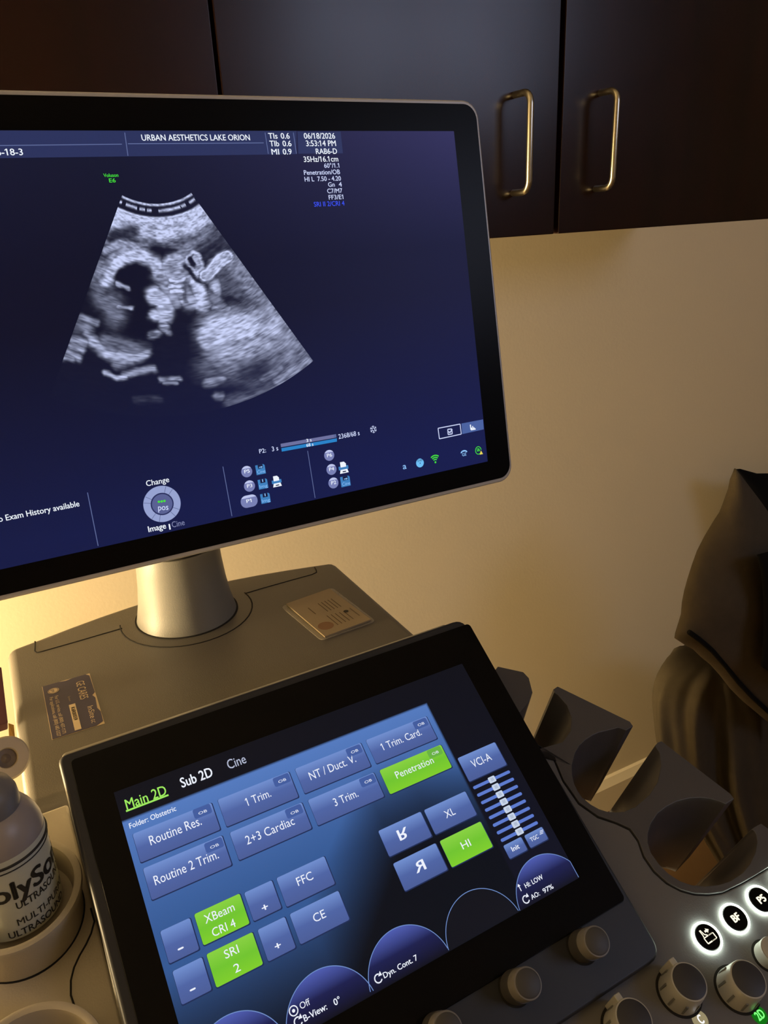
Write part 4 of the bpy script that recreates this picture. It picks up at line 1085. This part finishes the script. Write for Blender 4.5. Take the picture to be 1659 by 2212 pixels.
# ------------------------------------------------------------------ exam couch head end with dark sheet, and pillow
EX = thing('exam_couch', 'rounded end of a couch under a dark gathered sheet at the right edge', 'couch', (1.25, 0.85, 0.0))
levels = [(1512, 1417, 1560, 1417, 0.850), (1478, 1423, 1640, 1440, 0.850), (1447, 1440, 1720, 1470, 0.845), (1426, 1468, 1780, 1520, 0.840), (1415, 1505, 1800, 1560, 0.835), (1416, 1540, 1805, 1600, 0.830), (1420, 1575, 1805, 1640, 0.820), (1422, 1612, 1805, 1690, 0.810),
          (1437, 1660, 1805, 1740, 0.800), (1462, 1710, 1800, 1790, 0.785), (1492, 1765, 1800, 1850, 0.770), (1522, 1815, 1795, 1900, 0.750), (1552, 1865, 1790, 1950, 0.735), (1580, 1910, 1790, 2000, 0.720)]
vs_, fs = [], []; NS = 120
for li, (xl, yl, xr, yr, yd) in enumerate(levels):
    a = P3(xl, yl, yd); b = P3(xr, yr, yd); c = (a + b) / 2; rx = (b - a).length / 2; ax_ = (b - a).normalized()
    bk = Vector((0.25, 1, 0)).normalized(); ry = min(0.085, rx * 0.9)
    amp = 0.03 + 0.30 * min(1, li / 5.0)
    for k in range(NS):
        t = 2 * math.pi * k / NS
        f = 1 + amp * (0.6 * math.cos(13 * t + 0.22 * li) + 0.4 * math.cos(21 * t + 1.3 - 0.10 * li)) * (1 if math.sin(t) < 0 else .4) * (1 - 0.85 * abs(math.cos(t)) ** 6)
        vs_.append(c + ax_ * rx * math.cos(t) * (1 + 0.3 * (f - 1)) + bk * ry * math.sin(t) * f)
for i in range(len(levels) - 1):
    for k in range(NS):
        k2 = (k + 1) % NS; fs.append((i * NS + k, i * NS + k2, (i + 1) * NS + k2, (i + 1) * NS + k))
fs.append(tuple(range(NS - 1, -1, -1))); fs.append(tuple(range((len(levels) - 1) * NS, len(levels) * NS)))
sh = new('gathered_sheet', vs_, fs, M['sheet'], EX, smooth=True)
ss_ = sh.modifiers.new('sub', 'SUBSURF'); ss_.levels = 1; ss_.render_levels = 1
lo = P3(1690, 1960, .725)
box('couch_base', (lo.x - 0.03, lo.y - 0.02, 0.0), (lo.x + 0.55, lo.y + 0.16, lo.z + 0.06), M['blackcloth'], EX, bevel=0.01)

def cushion(name, outline, yd, thick, material, tilt=0.0, wr=0.0, seed=1, cen=None):
    """a stuffed cover: outline of real size in an upright plane, swollen to both sides"""
    pts = [P3(x, y, yd + tilt * (y - 1300)) for x, y in outline]
    # resample
    res = []
    for i in range(len(pts)):
        a, b = pts[i], pts[(i + 1) % len(pts)]
        m_ = max(2, int((b - a).length / 0.012))
        for k in range(m_): res.append(a.lerp(b, k / m_))
    N = len(res)
    sm = [p.copy() for p in res]
    for _ in range(60): sm = [(sm[i - 1] + sm[i] * 2 + sm[(i + 1) % N]) / 4 for i in range(N)]
    c = sum(res, Vector()) / N if cen is None else P3(*cen, yd)
    nrm = Vector((-0.35, -1, 0.15)).normalized()
    vs_, fs = [], []
    rings = [1.0, 0.985, 0.95, 0.88, 0.78, 0.64, 0.48, 0.30, 0.14]
    for side in (1, -1):
        base = len(vs_)
        for r in rings:
            for i, p in enumerate(res):
                q = c + (p.lerp(sm[i], min(1.0, (1 - r) * 5)) - c) * r
                d = thick * (1 - r ** 3) ** 0.6 * (1 if side > 0 else 0.7)
                w_ = wr * (1 - r ** 4) * math.sin(q.x * 26 + q.z * 38 + seed) * math.sin(q.x * 11 - q.z * 17 + seed * 2)
                vs_.append(q + nrm * side * (d + w_ + 0.002))
        vs_.append(c + nrm * side * (thick * (1 if side > 0 else 0.7) + 0.002))
        for j in range(len(rings) - 1):
            for i in range(N):
                k2 = (i + 1) % N
                f = (base + j * N + i, base + j * N + k2, base + (j + 1) * N + k2, base + (j + 1) * N + i)
                fs.append(f if side > 0 else f[::-1])
        tip = len(vs_) - 1; j = len(rings) - 1
        for i in range(N): fs.append((base + j * N + i, base + j * N + (i + 1) % N, tip))
    off = len(rings) * N + 1
    for i in range(N):
        k2 = (i + 1) % N; fs.append((i, off + i, off + k2, k2))
    return new(name, vs_, fs, material, None, smooth=True)
PW = thing('pillow', 'dark brown pillow with a pointed top corner and hemmed lower edge on the couch sheet', 'pillow', P3(1600, 1400, 0.72))
outl = [(1588, 1012), (1581, 1030), (1578, 1050), (1566, 1085), (1560, 1102), (1545, 1125), (1525, 1158), (1508, 1190), (1497, 1220), (1487, 1252), (1480, 1278), (1475, 1305), (1473, 1330), (1468, 1345), (1459, 1372), (1458, 1379), (1478, 1392), (1497, 1402), (1515, 1420), (1535, 1436), (1555, 1458), (1578, 1488), (1605, 1515), (1659, 1560), (1700, 1590), (1730, 1480), (1720, 1250), (1690, 1150), (1640, 1080)]
pw = cushion('pillow_cover', outl, 0.72, 0.040, M['brown'], wr=0.006, seed=2, cen=(1590, 1330))
pw.parent = PW; pw.matrix_parent_inverse = Matrix.Translation(-PW.location)
hem = [(1470, 1352), (1492, 1368), (1520, 1392), (1548, 1424), (1575, 1458), (1605, 1490), (1659, 1540)]
hp = []
for x, y in hem:
    p = P3(x, y, 0.72); hp.append(p + Vector((-0.35, -1, 0.15)).normalized() * 0.026)
tube('hem_seam', hp, 0.004, M['blackcloth'], PW, n=8)
bk = cushion('dark_cushion', [(1586, 1014), (1600, 1013), (1618, 1018), (1636, 1023), (1720, 1022), (1790, 1060), (1800, 1300), (1780, 1500), (1690, 1520), (1640, 1300), (1610, 1120)], 1.0, 0.03, M['blackcloth'], seed=5)
tag(bk, 'black cushion standing behind the brown pillow', 'cushion')
bl = cushion('dark_cushion', [(1637, 1199), (1670, 1190), (1760, 1200), (1770, 1480), (1690, 1470), (1645, 1440), (1650, 1380), (1651, 1300), (1646, 1240)], 0.655, 0.012, M['blackcloth'], seed=7)
tag(bl, 'narrow black cushion edge in front of the brown pillow at the right edge', 'cushion')
